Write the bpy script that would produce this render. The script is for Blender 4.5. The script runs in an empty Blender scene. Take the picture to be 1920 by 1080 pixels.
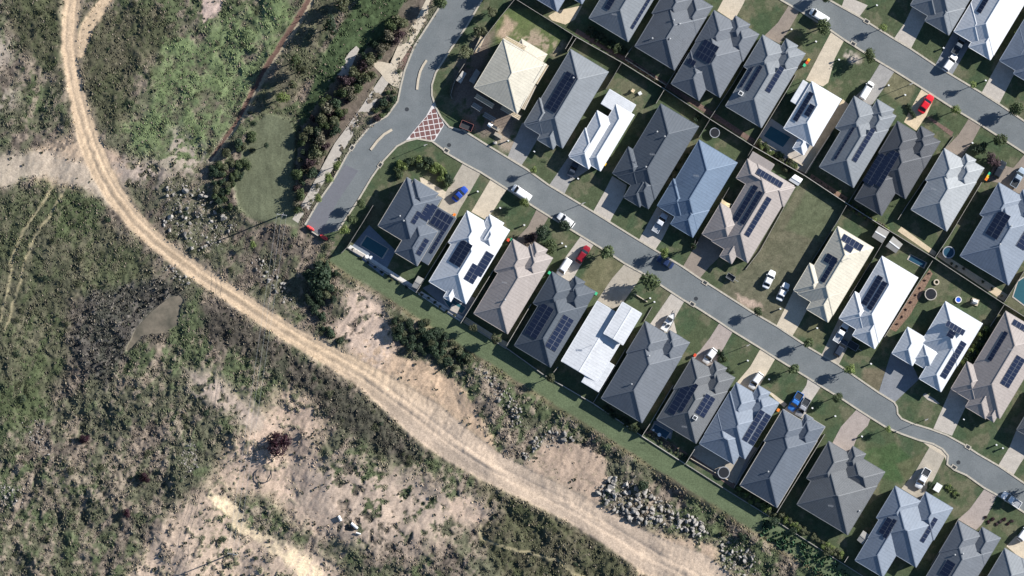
import bpy, math, random
import numpy as np
from mathutils import Matrix, Vector
random.seed(7); rng = np.random.default_rng(7)
C = bpy.context.scene.collection
SC = bpy.context.scene
PX = 0.13            # metres per photo pixel
H = 2000.0           # survey aircraft altitude
# ------------------------------------------------------------ camera, sky, sun
cam = bpy.data.cameras.new('aerial_camera'); camo = bpy.data.objects.new('aerial_camera', cam); C.objects.link(camo)
camo.location = (0, 0, H); cam.sensor_width = 36.0; cam.lens = 36.0*H/(1920*PX)
cam.clip_start = 50; cam.clip_end = 12000
SC.camera = camo
SUN_EL, SUN_AZ = 25.0, 22.0      # elevation, angle from +X (counter-clockwise)
w = bpy.data.worlds.new('World'); SC.world = w; w.use_nodes = True
nt = w.node_tree; bg = nt.nodes['Background']
sky = nt.nodes.new('ShaderNodeTexSky'); sky.sky_type = 'NISHITA'; sky.sun_disc = False
sky.sun_elevation = math.radians(SUN_EL); sky.sun_rotation = math.radians(90-SUN_AZ)
sky.air_density = 1.0; sky.dust_density = 0.3; sky.ozone_density = 2.5; sky.altitude = 1500
nt.links.new(sky.outputs[0], bg.inputs[0]); bg.inputs[1].default_value = 0.068
sl = bpy.data.lights.new('sun', 'SUN'); sl.energy = 5.0; sl.angle = math.radians(0.5); sl.color = (1.0, 0.965, 0.915)
so = bpy.data.objects.new('sun', sl); C.objects.link(so)
sd = Vector((math.cos(math.radians(SUN_AZ))*math.cos(math.radians(SUN_EL)), math.sin(math.radians(SUN_AZ))*math.cos(math.radians(SUN_EL)), math.sin(math.radians(SUN_EL))))
so.rotation_euler = sd.to_track_quat('Z', 'Y').to_euler(); so.location = (0, 0, 100)
SC.view_settings.view_transform = 'Standard'; SC.view_settings.look = 'None'
SC.view_settings.exposure = 0.95; SC.view_settings.gamma = 1.0; SC.view_settings.use_curve_mapping = False
SC.render.engine = 'CYCLES'
SC.cycles.max_bounces = 6
# ------------------------------------------------------------ helpers
TH = math.radians(31.0)
EU = (math.cos(TH), math.sin(TH)); EV = (math.sin(TH), -math.cos(TH))     # pixel-space axes along the street / up the lot
def P(px, py, z=0.0):
    k = (H - z)/H
    return ((px-960)*PX*k, (540-py)*PX*k, z)
def UV(px, py): return (px*EU[0]+py*EU[1], px*EV[0]+py*EV[1])
def XY(u, v): return (u*EU[0]+v*EV[0], u*EU[1]+v*EV[1])
EUW = Vector((EU[0], -EU[1], 0)); EVW = Vector((EV[0], -EV[1], 0))
AU = -TH; AV = math.atan2(EVW.y, EVW.x)
def tag(o, label=None, cat=None, group=None, kind=None):
    if label: o['label'] = label
    if cat: o['category'] = cat
    if group: o['group'] = group
    if kind: o['kind'] = kind
    return o
def link(name, me, parent=None, loc=None, rz=0.0):
    o = bpy.data.objects.new(name, me); C.objects.link(o)
    if parent: o.parent = parent
    if loc is not None: o.location = loc
    if rz: o.rotation_euler = (0, 0, rz)
    return o
def empty(name, loc, rz=0.0):
    o = bpy.data.objects.new(name, None); C.objects.link(o); o.location = loc; o.rotation_euler = (0, 0, rz)
    o.empty_display_size = 0.2
    return o
def copy_tree(o, parent=None):
    c = o.copy(); C.objects.link(c)
    if parent: c.parent = parent
    for ch in o.children: copy_tree(ch, c)
    return c
class MB:
    def __init__(s): s.v = []; s.f = []; s.m = []; s.uv = {}
    def add(s, vs, fs, m=0):
        b = len(s.v); s.v += [tuple(q) for q in vs]
        for f in fs: s.f.append([b+i for i in f]); s.m.append(m)
        return s
    def box(s, x0, x1, y0, y1, z0, z1, m=0):
        return s.add([(x0,y0,z0),(x1,y0,z0),(x1,y1,z0),(x0,y1,z0),(x0,y0,z1),(x1,y0,z1),(x1,y1,z1),(x0,y1,z1)],
            [(3,2,1,0),(4,5,6,7),(0,1,5,4),(1,2,6,5),(2,3,7,6),(3,0,4,7)], m)
    def prism(s, pts, z0, z1, m=0):
        n = len(pts)
        a = sum(pts[i][0]*pts[(i+1)%n][1]-pts[(i+1)%n][0]*pts[i][1] for i in range(n))
        if a < 0: pts = pts[::-1]
        return s.add([(p[0],p[1],z0) for p in pts]+[(p[0],p[1],z1) for p in pts],
            [list(range(n))[::-1], list(range(n, 2*n))]+[[i,(i+1)%n,n+(i+1)%n,n+i] for i in range(n)], m)
    def bar(s, a, b, wd, ht, m=0):      # box beam between two points
        a = Vector(a); b = Vector(b); d = (b-a)
        if d.length < 1e-6: return s
        d.normalize(); up = Vector((0,0,1)) if abs(d.z) < .95 else Vector((1,0,0))
        x = d.cross(up).normalized()*wd/2; z = x.cross(d).normalized()*ht/2
        q = [a-x-z,a+x-z,a+x+z,a-x+z,b-x-z,b+x-z,b+x+z,b-x+z]
        return s.add(q, [(3,2,1,0),(4,5,6,7),(0,1,5,4),(1,2,6,5),(2,3,7,6),(3,0,4,7)][:], m)
    def tube(s, a, b, r0, r1, n=8, m=0):
        a = Vector(a); b = Vector(b); d = (b-a).normalized(); up = Vector((0,0,1)) if abs(d.z) < .95 else Vector((1,0,0))
        x = d.cross(up).normalized(); y = d.cross(x)
        vs = [a+(x*math.cos(2*math.pi*i/n)+y*math.sin(2*math.pi*i/n))*r0 for i in range(n)]+[b+(x*math.cos(2*math.pi*i/n)+y*math.sin(2*math.pi*i/n))*r1 for i in range(n)]
        return s.add(vs, [[i,(i+1)%n,n+(i+1)%n,n+i] for i in range(n)]+[list(range(n))[::-1],list(range(n,2*n))], m)
    def ring(s, c, r0, r1, z0, z1, n=28, m=0):
        vs = []
        for i in range(n):
            t = 2*math.pi*i/n; cx, sx = math.cos(t), math.sin(t)
            vs += [(c[0]+cx*r0,c[1]+sx*r0,z0),(c[0]+cx*r1,c[1]+sx*r1,z0),(c[0]+cx*r1,c[1]+sx*r1,z1),(c[0]+cx*r0,c[1]+sx*r0,z1)]
        fs = []
        for i in range(n):
            a = 4*i; b = 4*((i+1)%n)
            fs += [(a+1,b+1,b+2,a+2),(a+2,b+2,b+3,a+3),(a+3,b+3,b,a),(a,b,b+1,a+1)]
        return s.add(vs, fs, m)
    def mesh(s, name, mats, org=(0,0,0), smooth=False):
        me = bpy.data.meshes.new(name)
        me.from_pydata([(v[0]-org[0],v[1]-org[1],v[2]-org[2]) for v in s.v], [], s.f)
        for mt in (mats if isinstance(mats, (list, tuple)) else [mats]): me.materials.append(mt)
        me.polygons.foreach_set('material_index', s.m)
        if smooth: me.polygons.foreach_set('use_smooth', [True]*len(s.f))
        me.update(); return me
    def obj(s, name, mats, parent=None, org=(0,0,0), smooth=False):
        o = link(name, s.mesh(name, mats, org, smooth), parent)
        if parent is None: o.location = org
        return o
# ------------------------------------------------------------ materials
def mat(name, col, rough=0.8, var=0.12, scale=0.6, col2=None, bump=0.0, bscale=8.0, metal=0.0, spec=0.3, rand=0.0, detail=6, attr=None, fine=0.0):
    m = bpy.data.materials.new(name); m.use_nodes = True; n = m.node_tree.nodes; l = m.node_tree.links
    b = n['Principled BSDF']; b.inputs['Roughness'].default_value = rough; b.inputs['Metallic'].default_value = metal
    b.inputs['Specular IOR Level'].default_value = spec
    geo = n.new('ShaderNodeNewGeometry')
    base = None
    if attr:
        a = n.new('ShaderNodeAttribute'); a.attribute_name = attr; base = a.outputs['Color']
    else:
        r = n.new('ShaderNodeRGB'); r.outputs[0].default_value = (*col, 1); base = r.outputs[0]
        if col2:
            nz = n.new('ShaderNodeTexNoise'); nz.inputs['Scale'].default_value = scale; nz.inputs['Detail'].default_value = detail; nz.inputs['Roughness'].default_value = 0.65
            l.new(geo.outputs['Position'], nz.inputs['Vector'])
            rp = n.new('ShaderNodeValToRGB'); rp.color_ramp.elements[0].position = .38; rp.color_ramp.elements[1].position = .62
            rp.color_ramp.elements[0].color = (*col, 1); rp.color_ramp.elements[1].color = (*col2, 1)
            l.new(nz.outputs[0], rp.inputs[0]); base = rp.outputs[0]
    mul = None
    if var > 0 or fine > 0 or rand > 0:
        nz = n.new('ShaderNodeTexNoise'); nz.inputs['Scale'].default_value = scale*1.7; nz.inputs['Detail'].default_value = detail; nz.inputs['Roughness'].default_value = 0.7
        l.new(geo.outputs['Position'], nz.inputs['Vector'])
        mr = n.new('ShaderNodeMapRange'); mr.inputs[1].default_value = .3; mr.inputs[2].default_value = .7; mr.inputs[3].default_value = 1-var; mr.inputs[4].default_value = 1+var
        l.new(nz.outputs[0], mr.inputs[0]); val = mr.outputs[0]
        if fine > 0:
            nf = n.new('ShaderNodeTexNoise'); nf.inputs['Scale'].default_value = 3.2; nf.inputs['Detail'].default_value = 2
            l.new(geo.outputs['Position'], nf.inputs['Vector'])
            mf = n.new('ShaderNodeMapRange'); mf.inputs[1].default_value = .3; mf.inputs[2].default_value = .7; mf.inputs[3].default_value = 1-fine; mf.inputs[4].default_value = 1+fine
            l.new(nf.outputs[0], mf.inputs[0]); mm = n.new('ShaderNodeMath'); mm.operation = 'MULTIPLY'; l.new(val, mm.inputs[0]); l.new(mf.outputs[0], mm.inputs[1]); val = mm.outputs[0]
        if rand > 0:
            oi = n.new('ShaderNodeObjectInfo'); mf = n.new('ShaderNodeMapRange'); mf.inputs[3].default_value = 1-rand; mf.inputs[4].default_value = 1+rand
            l.new(oi.outputs['Random'], mf.inputs[0]); mm = n.new('ShaderNodeMath'); mm.operation = 'MULTIPLY'; l.new(val, mm.inputs[0]); l.new(mf.outputs[0], mm.inputs[1]); val = mm.outputs[0]
        mx = n.new('ShaderNodeVectorMath'); mx.operation = 'SCALE'; l.new(base, mx.inputs[0]); l.new(val, mx.inputs['Scale']); base = mx.outputs[0]
    l.new(base, b.inputs['Base Color'])
    if bump > 0:
        nb = n.new('ShaderNodeTexNoise'); nb.inputs['Scale'].default_value = bscale; nb.inputs['Detail'].default_value = 4
        l.new(geo.outputs['Position'], nb.inputs['Vector'])
        bp = n.new('ShaderNodeBump'); bp.inputs['Strength'].default_value = 1.0; bp.inputs['Distance'].default_value = bump
        l.new(nb.outputs[0], bp.inputs['Height']); l.new(bp.outputs[0], b.inputs['Normal'])
    return m
def leafmat(name, col, col2, rand=0.25):
    m = mat(name, col, rough=.6, var=.35, scale=1.3, col2=col2, rand=rand, spec=.25, detail=3)
    n = m.node_tree.nodes; l = m.node_tree.links; b = n['Principled BSDF']
    t = n.new('ShaderNodeBsdfTranslucent'); t.inputs[0].default_value = (col2[0]*1.2, col2[1]*1.3, col2[2]*.8, 1)
    a = n.new('ShaderNodeMixShader'); a.inputs[0].default_value = .2
    l.new(b.outputs[0], a.inputs[1]); l.new(t.outputs[0], a.inputs[2]); l.new(a.outputs[0], n['Material Output'].inputs[0])
    return m
def roofmat(name, col, kind='metal', rough=.45):
    m = bpy.data.materials.new(name); m.use_nodes = True; n = m.node_tree.nodes; l = m.node_tree.links
    b = n['Principled BSDF']; b.inputs['Roughness'].default_value = rough; b.inputs['Specular IOR Level'].default_value = .4
    uv = n.new('ShaderNodeUVMap'); uv.uv_map = 'UVMap'; sp = n.new('ShaderNodeSeparateXYZ'); l.new(uv.outputs[0], sp.inputs[0])
    geo = n.new('ShaderNodeNewGeometry')
    per = 0.76 if kind == 'metal' else 0.36
    def wave(out, per, sharp):
        a = n.new('ShaderNodeMath'); a.operation = 'MULTIPLY'; a.inputs[1].default_value = 2*math.pi/per; l.new(out, a.inputs[0])
        s_ = n.new('ShaderNodeMath'); s_.operation = 'SINE'; l.new(a.outputs[0], s_.inputs[0])
        r = n.new('ShaderNodeMapRange'); r.inputs[1].default_value = sharp; r.inputs[2].default_value = 1.0; l.new(s_.outputs[0], r.inputs[0]); return r.outputs[0]
    wv = wave(sp.outputs[0 if kind == 'metal' else 1], per, .3 if kind == 'metal' else -.3)
    nz = n.new('ShaderNodeTexNoise'); nz.inputs['Scale'].default_value = .5; nz.inputs['Detail'].default_value = 8; nz.inputs['Roughness'].default_value = .7
    l.new(geo.outputs['Position'], nz.inputs[0])
    nf = n.new('ShaderNodeTexNoise'); nf.inputs['Scale'].default_value = 2.6 if kind == 'metal' else 4.5; nf.inputs['Detail'].default_value = 3; l.new(geo.outputs['Position'], nf.inputs[0])
    m1 = n.new('ShaderNodeMapRange'); m1.inputs[1].default_value = .3; m1.inputs[2].default_value = .7; m1.inputs[3].default_value = .9; m1.inputs[4].default_value = 1.08; l.new(nz.outputs[0], m1.inputs[0])
    m2 = n.new('ShaderNodeMapRange'); m2.inputs[1].default_value = .3; m2.inputs[2].default_value = .7; a_ = .07 if kind == 'metal' else .2; m2.inputs[3].default_value = 1-a_; m2.inputs[4].default_value = 1+a_; l.new(nf.outputs[0], m2.inputs[0])
    m3 = n.new('ShaderNodeMapRange'); m3.inputs[3].default_value = 1.0; m3.inputs[4].default_value = .93 if kind == 'metal' else .72; l.new(wv, m3.inputs[0])
    p1 = n.new('ShaderNodeMath'); p1.operation = 'MULTIPLY'; l.new(m1.outputs[0], p1.inputs[0]); l.new(m2.outputs[0], p1.inputs[1])
    p2 = n.new('ShaderNodeMath'); p2.operation = 'MULTIPLY'; l.new(p1.outputs[0], p2.inputs[0]); l.new(m3.outputs[0], p2.inputs[1])
    r = n.new('ShaderNodeRGB'); r.outputs[0].default_value = (*col, 1)
    mx = n.new('ShaderNodeVectorMath'); mx.operation = 'SCALE'; l.new(r.outputs[0], mx.inputs[0]); l.new(p2.outputs[0], mx.inputs['Scale']); l.new(mx.outputs[0], b.inputs['Base Color'])
    bp = n.new('ShaderNodeBump'); bp.inputs['Distance'].default_value = .012 if kind == 'metal' else .03; bp.inputs['Strength'].default_value = .7; l.new(wv, bp.inputs['Height']); l.new(bp.outputs[0], b.inputs['Normal'])
    return m
M = {}
M['ground'] = mat('ground_soil_and_grass', (0,0,0), rough=.95, var=.16, scale=.9, attr='albedo', fine=.2, bump=.035, bscale=2.0, spec=.1)
M['lawn_far'] = mat('far_paddock', (.075,.085,.05), rough=.95, var=.3, scale=.02, col2=(.12,.11,.07))
M['asphalt'] = mat('asphalt', (.138,.152,.156), rough=.9, var=.07, scale=.22, col2=(.162,.175,.178), fine=.10, bump=.012, bscale=9)
M['asphalt_patch'] = mat('asphalt_patch', (.145,.148,.165), rough=.9, var=.06, scale=.3, fine=.07)
M['kerb'] = mat('kerb_concrete', (.42,.38,.31), rough=.85, var=.14, scale=.8, fine=.12)
M['white_paint'] = mat('white_road_paint', (.62,.58,.55), rough=.7, var=.12)
M['red_paver'] = mat('red_paver', (.17,.085,.078), rough=.9, var=.2, scale=3)
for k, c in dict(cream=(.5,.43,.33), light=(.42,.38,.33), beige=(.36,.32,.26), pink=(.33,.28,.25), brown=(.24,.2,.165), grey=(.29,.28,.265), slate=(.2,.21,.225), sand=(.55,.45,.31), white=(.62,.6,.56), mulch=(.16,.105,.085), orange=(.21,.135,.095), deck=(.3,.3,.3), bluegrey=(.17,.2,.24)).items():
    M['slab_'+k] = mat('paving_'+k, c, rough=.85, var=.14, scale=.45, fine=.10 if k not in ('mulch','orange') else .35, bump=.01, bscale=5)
M['timber_fence'] = mat('fence_timber', (.10,.085,.07), rough=.9, var=.2, rand=.3)
M['fence_cap'] = mat('fence_capping', (.33,.31,.28), rough=.8, var=.2, rand=.2)
M['fence_cap_dark'] = mat('fence_capping_dark', (.2,.19,.18), rough=.8, var=.2, rand=.2)
M['wall'] = mat('house_render', (.36,.33,.3), rough=.9, var=.08)
M['wall_dark'] = mat('house_brick', (.14,.11,.10), rough=.9, var=.2, scale=4)
M['concrete_box'] = mat('concrete', (.38,.36,.33), rough=.9, var=.15)
M['solar'] = mat('solar_cells', (.012,.018,.04), rough=.22, var=.1, scale=4, spec=.5)
M['solar_frame'] = mat('solar_frame', (.2,.21,.23), rough=.4, var=0, metal=.3)
M['metal'] = mat('galvanised_metal', (.4,.41,.42), rough=.5, var=.08, metal=.4)
M['dark_metal'] = mat('dark_metal', (.04,.045,.05), rough=.5, var=.05)
M['white'] = mat('white_plastic', (.75,.75,.73), rough=.45, var=.05)
M['glass'] = mat('car_glass', (.01,.012,.015), rough=.08, var=0, spec=.6)
M['tyre'] = mat('tyre_rubber', (.02,.02,.02), rough=.9, var=0)
M['lamp'] = mat('headlight_lens', (.7,.7,.7), rough=.1, var=0)
M['pole_wood'] = mat('pole_timber', (.16,.13,.10), rough=.9, var=.2, scale=3)
M['wire'] = mat('power_line_wire', (.5,.5,.48), rough=.5, var=0, metal=.5)
M['red_plastic'] = mat('red_plastic', (.62,.06,.06), rough=.45, var=.1)
M['bark'] = mat('bark', (.13,.10,.08), rough=.95, var=.3, scale=6)
M['rock'] = mat('pale_boulder', (.24,.225,.205), rough=.95, var=.3, scale=1.2, rand=.3, fine=.15, bump=.05, bscale=3)
M['water'] = mat('pond_water', (.085,.078,.058), rough=.45, var=.15, scale=.16, col2=(.19,.16,.12), spec=.3)
M['pool'] = mat('pool_water', (.035,.105,.13), rough=.06, var=.1, scale=.6, bump=.02, bscale=1.5)
M['pool_dark'] = mat('pool_water_deep', (.025,.07,.11), rough=.06, var=.1, scale=.6, bump=.02, bscale=1.5)
M['net'] = mat('trampoline_mat', (.015,.017,.022), rough=.8, var=0)
M['leaf'] = leafmat('street_tree_leaves', (.035,.055,.024), (.09,.115,.05))
M['leaf_bright'] = leafmat('bright_leaves', (.085,.12,.03), (.18,.22,.08))
M['leaf_dark'] = leafmat('dark_leaves', (.024,.042,.025), (.05,.075,.042))
M['leaf_olive'] = leafmat('olive_leaves', (.05,.06,.03), (.12,.125,.07))
M['leaf_purple'] = leafmat('purple_leaves', (.03,.018,.022), (.07,.045,.05))
M['leaf_grey'] = leafmat('grey_leaves', (.09,.085,.06), (.18,.165,.12))
# ------------------------------------------------------------ terrain
def lat(x, y, sc, seed):
    r = np.random.default_rng(seed).random((256, 256))
    X = x/sc + 1000; Y = y/sc + 1000; xi = np.floor(X).astype(int); yi = np.floor(Y).astype(int)
    fx = X-xi; fy = Y-yi; fx = fx*fx*(3-2*fx); fy = fy*fy*(3-2*fy)
    a = r[xi % 256, yi % 256]; b = r[(xi+1) % 256, yi % 256]; c = r[xi % 256, (yi+1) % 256]; d = r[(xi+1) % 256, (yi+1) % 256]
    return (a*(1-fx)+b*fx)*(1-fy)+(c*(1-fx)+d*fx)*fy
def fbm(x, y, sc, seed, o=4, g=.55):
    t = 0; a = 1; s = 0
    for i in range(o):
        ang = .7*i; xr = x*math.cos(ang)-y*math.sin(ang); yr = x*math.sin(ang)+y*math.cos(ang)
        t = t + a*lat(xr, yr, sc/2**i, seed+i*13); s += a; a *= g
    return t/s
def sdf_poly(x, y, poly):      # negative inside, pixels
    d = np.full(x.shape, 1e9); ins = np.zeros(x.shape, bool); n = len(poly)
    for i in range(n):
        ax, ay = poly[i]; bx, by = poly[(i+1) % n]; ex, ey = bx-ax, by-ay
        t = np.clip(((x-ax)*ex+(y-ay)*ey)/(ex*ex+ey*ey), 0, 1)
        d = np.minimum(d, (x-ax-t*ex)**2+(y-ay-t*ey)**2)
        c = ((ay > y) != (by > y)) & (x < (bx-ax)*(y-ay)/((by-ay) if by != ay else 1e-9)+ax); ins ^= c
    d = np.sqrt(d); return np.where(ins, -d, d)
def sdf_line(x, y, pts):       # pts (x,y,width) -> distance minus half width; also signed side offset
    d = np.full(x.shape, 1e9); side = np.zeros(x.shape)
    for (ax, ay, aw), (bx, by, bw) in zip(pts[:-1], pts[1:]):
        ex, ey = bx-ax, by-ay; L2 = ex*ex+ey*ey
        t = np.clip(((x-ax)*ex+(y-ay)*ey)/L2, 0, 1); dd = np.hypot(x-ax-t*ex, y-ay-t*ey); q = dd-(aw+(bw-aw)*t)/2
        s = ((x-ax)*ey-(y-ay)*ex)/math.sqrt(L2)
        m = q < d; side = np.where(m, s, side); d = np.where(m, q, d)
    return d, side
TRACK = [(140,-140,34),(138,-20,34),(132,40,32),(130,90,30),(135,130,28),(142,170,30),(155,220,36),(170,270,42),(190,320,42),(215,365,38),(250,410,34),(290,450,32),(330,482,32),(380,517,32),(440,556,33),(500,597,34),(560,635,34),(620,668,38),(680,702,46),(740,745,62),(800,790,78),(850,830,72),(920,875,60),(1000,915,56),(1080,955,56),(1160,1003,60),(1230,1045,74),(1300,1080,90),(1420,1170,90)]
BRANCH = [(225,-30,16),(190,12,22),(165,50,26),(148,100,18)]
WEST = [(-130,330,60),(0,322,58),(60,308,46),(110,315,46),(160,330,44),(205,370,26)]
FENCE_C = [(650,465),(1620,1080)]
def fence_d(x, y):             # perpendicular distance (px) below the rear fence of the south row
    ax, ay = 650, 465; ex, ey = 970, 615; L = math.hypot(ex, ey)
    return ((y-ay)*ex-(x-ax)*ey)/L, ((x-ax)*ex+(y-ay)*ey)/L
POND = [(337,553),(345,563),(335,585),(333,608),(318,617),(305,625),(285,624),(272,627),(257,641),(240,660),(235,657),(240,645),(250,625),(257,614),(270,600),(282,586),(300,571),(318,558)]
BARE = [([(60,285),(160,235),(200,300),(250,400),(190,365),(130,345),(60,335)], .95, (.50,.40,.29), 9), ([(165,262),(215,285),(240,325),(215,350),(195,330)], .9, (.44,.35,.27), 6),  # polygon, strength, colour, edge softness
 ([(655,665),(700,600),(735,640),(745,668),(800,680),(850,715),(890,765),(915,815),(935,868),(860,850),(780,790),(700,720)], 1.0, (.50,.385,.27), 5),
 ([(650,552),(680,542),(715,565),(733,600),(738,650),(715,690),(680,690),(655,655),(618,622),(640,590)], .62, (.50,.41,.33), 10),
 ([(985,872),(1010,842),(1060,828),(1108,843),(1139,868),(1135,900),(1125,935),(1135,985),(1080,950),(1020,915)], 1.0, (.36,.29,.225), 5),
 ([(1215,1000),(1260,1005),(1340,1018),(1348,1090),(1180,1090)], .95, (.44,.35,.26), 8),
 ([(430,828),(470,800),(530,730),(590,755),(612,800),(585,850),(600,905),(640,960),(600,1000),(560,985),(500,930),(440,930),(400,900)], .9, (.46,.37,.29), 14),
 ([(230,1095),(285,1005),(330,950),(390,905),(430,925),(440,1000),(520,1010),(640,1060),(640,1095)], .9, (.45,.37,.29), 12),
 ([(540,860),(700,870),(850,920),(930,955),(860,1000),(760,1040),(640,1010),(560,960)], .45, (.42,.35,.28), 22),
 ([(825,938),(880,928),(915,962),(905,985),(850,975)], .95, (.47,.38,.30), 6),
 ([(355,700),(400,700),(470,760),(520,800),(480,810),(420,770),(360,740)], .5, (.40,.34,.28), 12),
 ([(395,-60),(420,-60),(420,0),(405,35),(385,42),(378,20)], 1.0, (.45,.37,.32), 3),
 ([(-60,60),(20,80),(25,110),(0,130),(-60,120)], .5, (.38,.34,.28), 12),
 ([(-60,165),(30,170),(30,200),(-60,215)], .5, (.38,.34,.28), 12),
 ([(200,320),(230,300),(300,310),(330,330),(300,350),(240,345)], .4, (.36,.31,.26), 14),
 ([(330,240),(400,300),(360,330),(290,300)], .25, (.34,.30,.25), 14),
 ([(960,60),(1000,55),(1060,85),(1040,100),(980,90)], .3, (.4,.33,.25), 10),
 ([(930,65),(945,30),(965,40),(945,80)], .8, (.45,.36,.26), 5),
 ([(1375,548),(1410,560),(1428,580),(1405,578),(1385,566)], .9, (.42,.34,.27), 4),
 ([(1584,98),(1610,98),(1612,115),(1595,118),(1582,108)], .7, (.42,.38,.32), 4),
 ([(850,125),(890,70),(925,60),(900,165),(970,215),(965,262),(905,252),(848,200)], .75, (.20,.17,.14), 6),
 ([(930,255),(945,245),(975,262),(965,290),(940,280)], .6, (.38,.33,.26), 6),
]
def region(x, y):
    """albedo (n,3), height, roughness-of-cover, masks"""
    n1 = fbm(x, y, 60, 3); n2 = fbm(x, y, 22, 11); n3 = fbm(x, y, 8, 21, 3); n4 = fbm(x, y, 130, 31, 3)
    # streaky growth direction
    st = fbm(x*.9+y*.45, (y*.9-x*.45)*.35, 12, 41, 3)
    wx = x+(n2-.5)*16+(n3-.5)*8; wy = y+(fbm(x, y, 22, 51)-.5)*16+(fbm(x, y, 8, 61, 2)-.5)*8
    def mixc(a, b, t): return a*(1-t[..., None])+b*t[..., None]
    def sm(v, a, b): t = np.clip((v-a)/(b-a), 0, 1); return t*t*(3-2*t)
    green = np.array([.078,.095,.05]); olive = np.array([.10,.10,.066]); dry = np.array([.235,.19,.15]); brown = np.array([.12,.095,.082]); deep = np.array([.035,.085,.04])
    col = np.broadcast_to(olive, x.shape+(3,)).copy()
    col = mixc(col, green, sm(n4+(n2-.5)*.6, .45, .62))
    col = mixc(col, brown, sm(fbm(x, y, 70, 71)+(st-.5)*.5, .52, .68)*.8)
    col = mixc(col, dry, sm(n1*.5+st*.5+(n3-.5)*.5, .51, .66)*.75)
    cover = np.ones(x.shape)
    col = col*(.62+.76*np.clip(.5*fbm(x*.9+y*.45, (y*.9-x*.45)*.4, 7, 43, 3)+.5*fbm(x, y, 13, 47, 3), 0, 1)**1.0)[..., None]
    # big green paddock
    g = sm(-sdf_poly(wx, wy, [(300,70),(420,35),(480,10),(590,-60),(560,20),(500,120),(455,200),(395,300),(330,312),(250,300),(215,240),(290,170)]), -18, 22)
    col = mixc(col, np.array([.135,.175,.082])*(.6+.85*st[..., None]), g*.9*sm(n2*.6+n3*.4, .28, .52)); col = mixc(col, np.array([.05,.078,.042]), g*sm(n3, .58, .78)*.45); paddock = g
    # dark olive top left
    g = sm(-sdf_poly(wx, wy, [(20,-60),(118,-60),(110,60),(112,150),(60,110),(20,60)]), -14, 14); col = mixc(col, np.array([.058,.066,.034]), g*.8)
    g = sm(-sdf_poly(wx, wy, [(160,20),(300,10),(330,60),(250,150),(230,250),(180,230),(150,140),(150,70)]), -14, 14); col = mixc(col, np.array([.07,.072,.042]), g*.75)
    # left vegetated plain: olive with yellow
    g = sm(-sdf_poly(wx, wy, [(-60,380),(100,345),(260,460),(330,560),(200,560),(130,560),(120,700),(60,800),(-60,800)]), -20, 20); col = mixc(col, np.array([.06,.075,.035]), g*.6)
    # reeds near pond
    g = sm(-sdf_poly(wx, wy, [(170,545),(300,520),(345,545),(330,600),(250,640),(225,690),(200,730),(150,690),(130,640),(140,590)]), -10, 14); col = mixc(col, np.array([.06,.056,.052]), g*.8); reeds = g; col = mixc(col, np.array([.16,.145,.125]), g*sm(n3, .56, .7)*.7)
    # ridge shade along the bank south of the track, painted into the albedo
    g = sm(-sdf_poly(wx, wy, [(380,570),(470,610),(560,665),(640,710),(720,780),(780,850),(760,880),(640,800),(560,730),(450,660),(380,620)]), -14, 14); col = mixc(col, np.array([.045,.042,.035]), g*.75)
    g = sm(-sdf_poly(wx, wy, [(900,895),(1000,940),(1120,1010),(1230,1090),(940,1090),(890,1000)]), -14, 16); col = mixc(col, np.array([.065,.066,.035]), g*.7)
    # tyre ruts in the west plain
    for pts in ([(100,350,4),(70,395,4),(45,430,4),(25,480,4),(12,540,4),(0,600,4)], [(118,365,4),(88,410,4),(62,445,4),(45,500,4),(28,560,4),(10,620,4)], [(392,700,3),(440,750,3),(480,790,3),(520,830,3)], [(398,695,3),(446,744,3),(486,783,3)], [(905,985,4),(900,1010,4),(960,1030,4),(1040,1050,4),(1100,1090,4)]):
        d, s = sdf_line(wx*.5+x*.5, wy*.5+y*.5, pts); col = mixc(col, np.array([.30,.26,.16]), sm(-d, -2.5, 1.5)*.9); cover = cover*(1-sm(-d, -3, 1.5)*.8)
    # mown oval
    g = sm(-sdf_poly(x+(n3-.5)*6, y+(n3-.5)*6, [(470,235),(500,212),(545,222),(556,262),(552,330),(562,380),(572,400),(560,425),(515,420),(470,412),(446,390),(438,350),(448,300)]), -3, 4)
    col = mixc(col, np.array([.118,.128,.08])*(.55+.5*fbm(x, y, 30, 81)+.4*fbm(x*2.2, y*.6, 9, 83, 3))[..., None], g); cover = cover*(1-g); mown = g
    # strip between drain and meadow
    g = sm(-sdf_poly(x, y, [(605,-60),(700,-60),(650,10),(620,40),(590,130),(545,200),(480,225),(470,190),(520,130)]), -4, 8)*.7; col = mixc(col, np.array([.10,.10,.062]), g*(1-sm(-sdf_poly(x, y, [(620,60),(770,0),(600,200)]), 0, 10))); cover = cover*(1-.6*g)
    # lush drain meadow
    g = sm(-sdf_poly(wx*.35+x*.65, wy*.35+y*.65, [(662,-60),(668,5),(640,45),(606,105),(590,150),(572,185),(556,215),(565,238),(590,230),(618,185),(640,145),(662,112),(705,98),(742,62),(772,25),(800,-60)]), -4, 5)
    col = mixc(col, np.array([.056,.080,.038])*(.45+1.1*n3[..., None]), g); cover = cover*(1-.5*g)
    # mulch garden by the footpath
    g = sm(-sdf_poly(x+(n3-.5)*8, y+(n3-.5)*8, [(800,-60),(815,0),(775,40),(745,85),(728,118),(700,160),(672,205),(640,250),(605,305),(575,370),(555,410),(556,300),(570,235),(620,160),(660,108),(710,80),(750,20)]), -3, 3)
    col = mixc(col, np.array([.13,.105,.085])*(.6+.8*n3[..., None]), g*.85); cover = cover*(1-g); mulch = g
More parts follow.
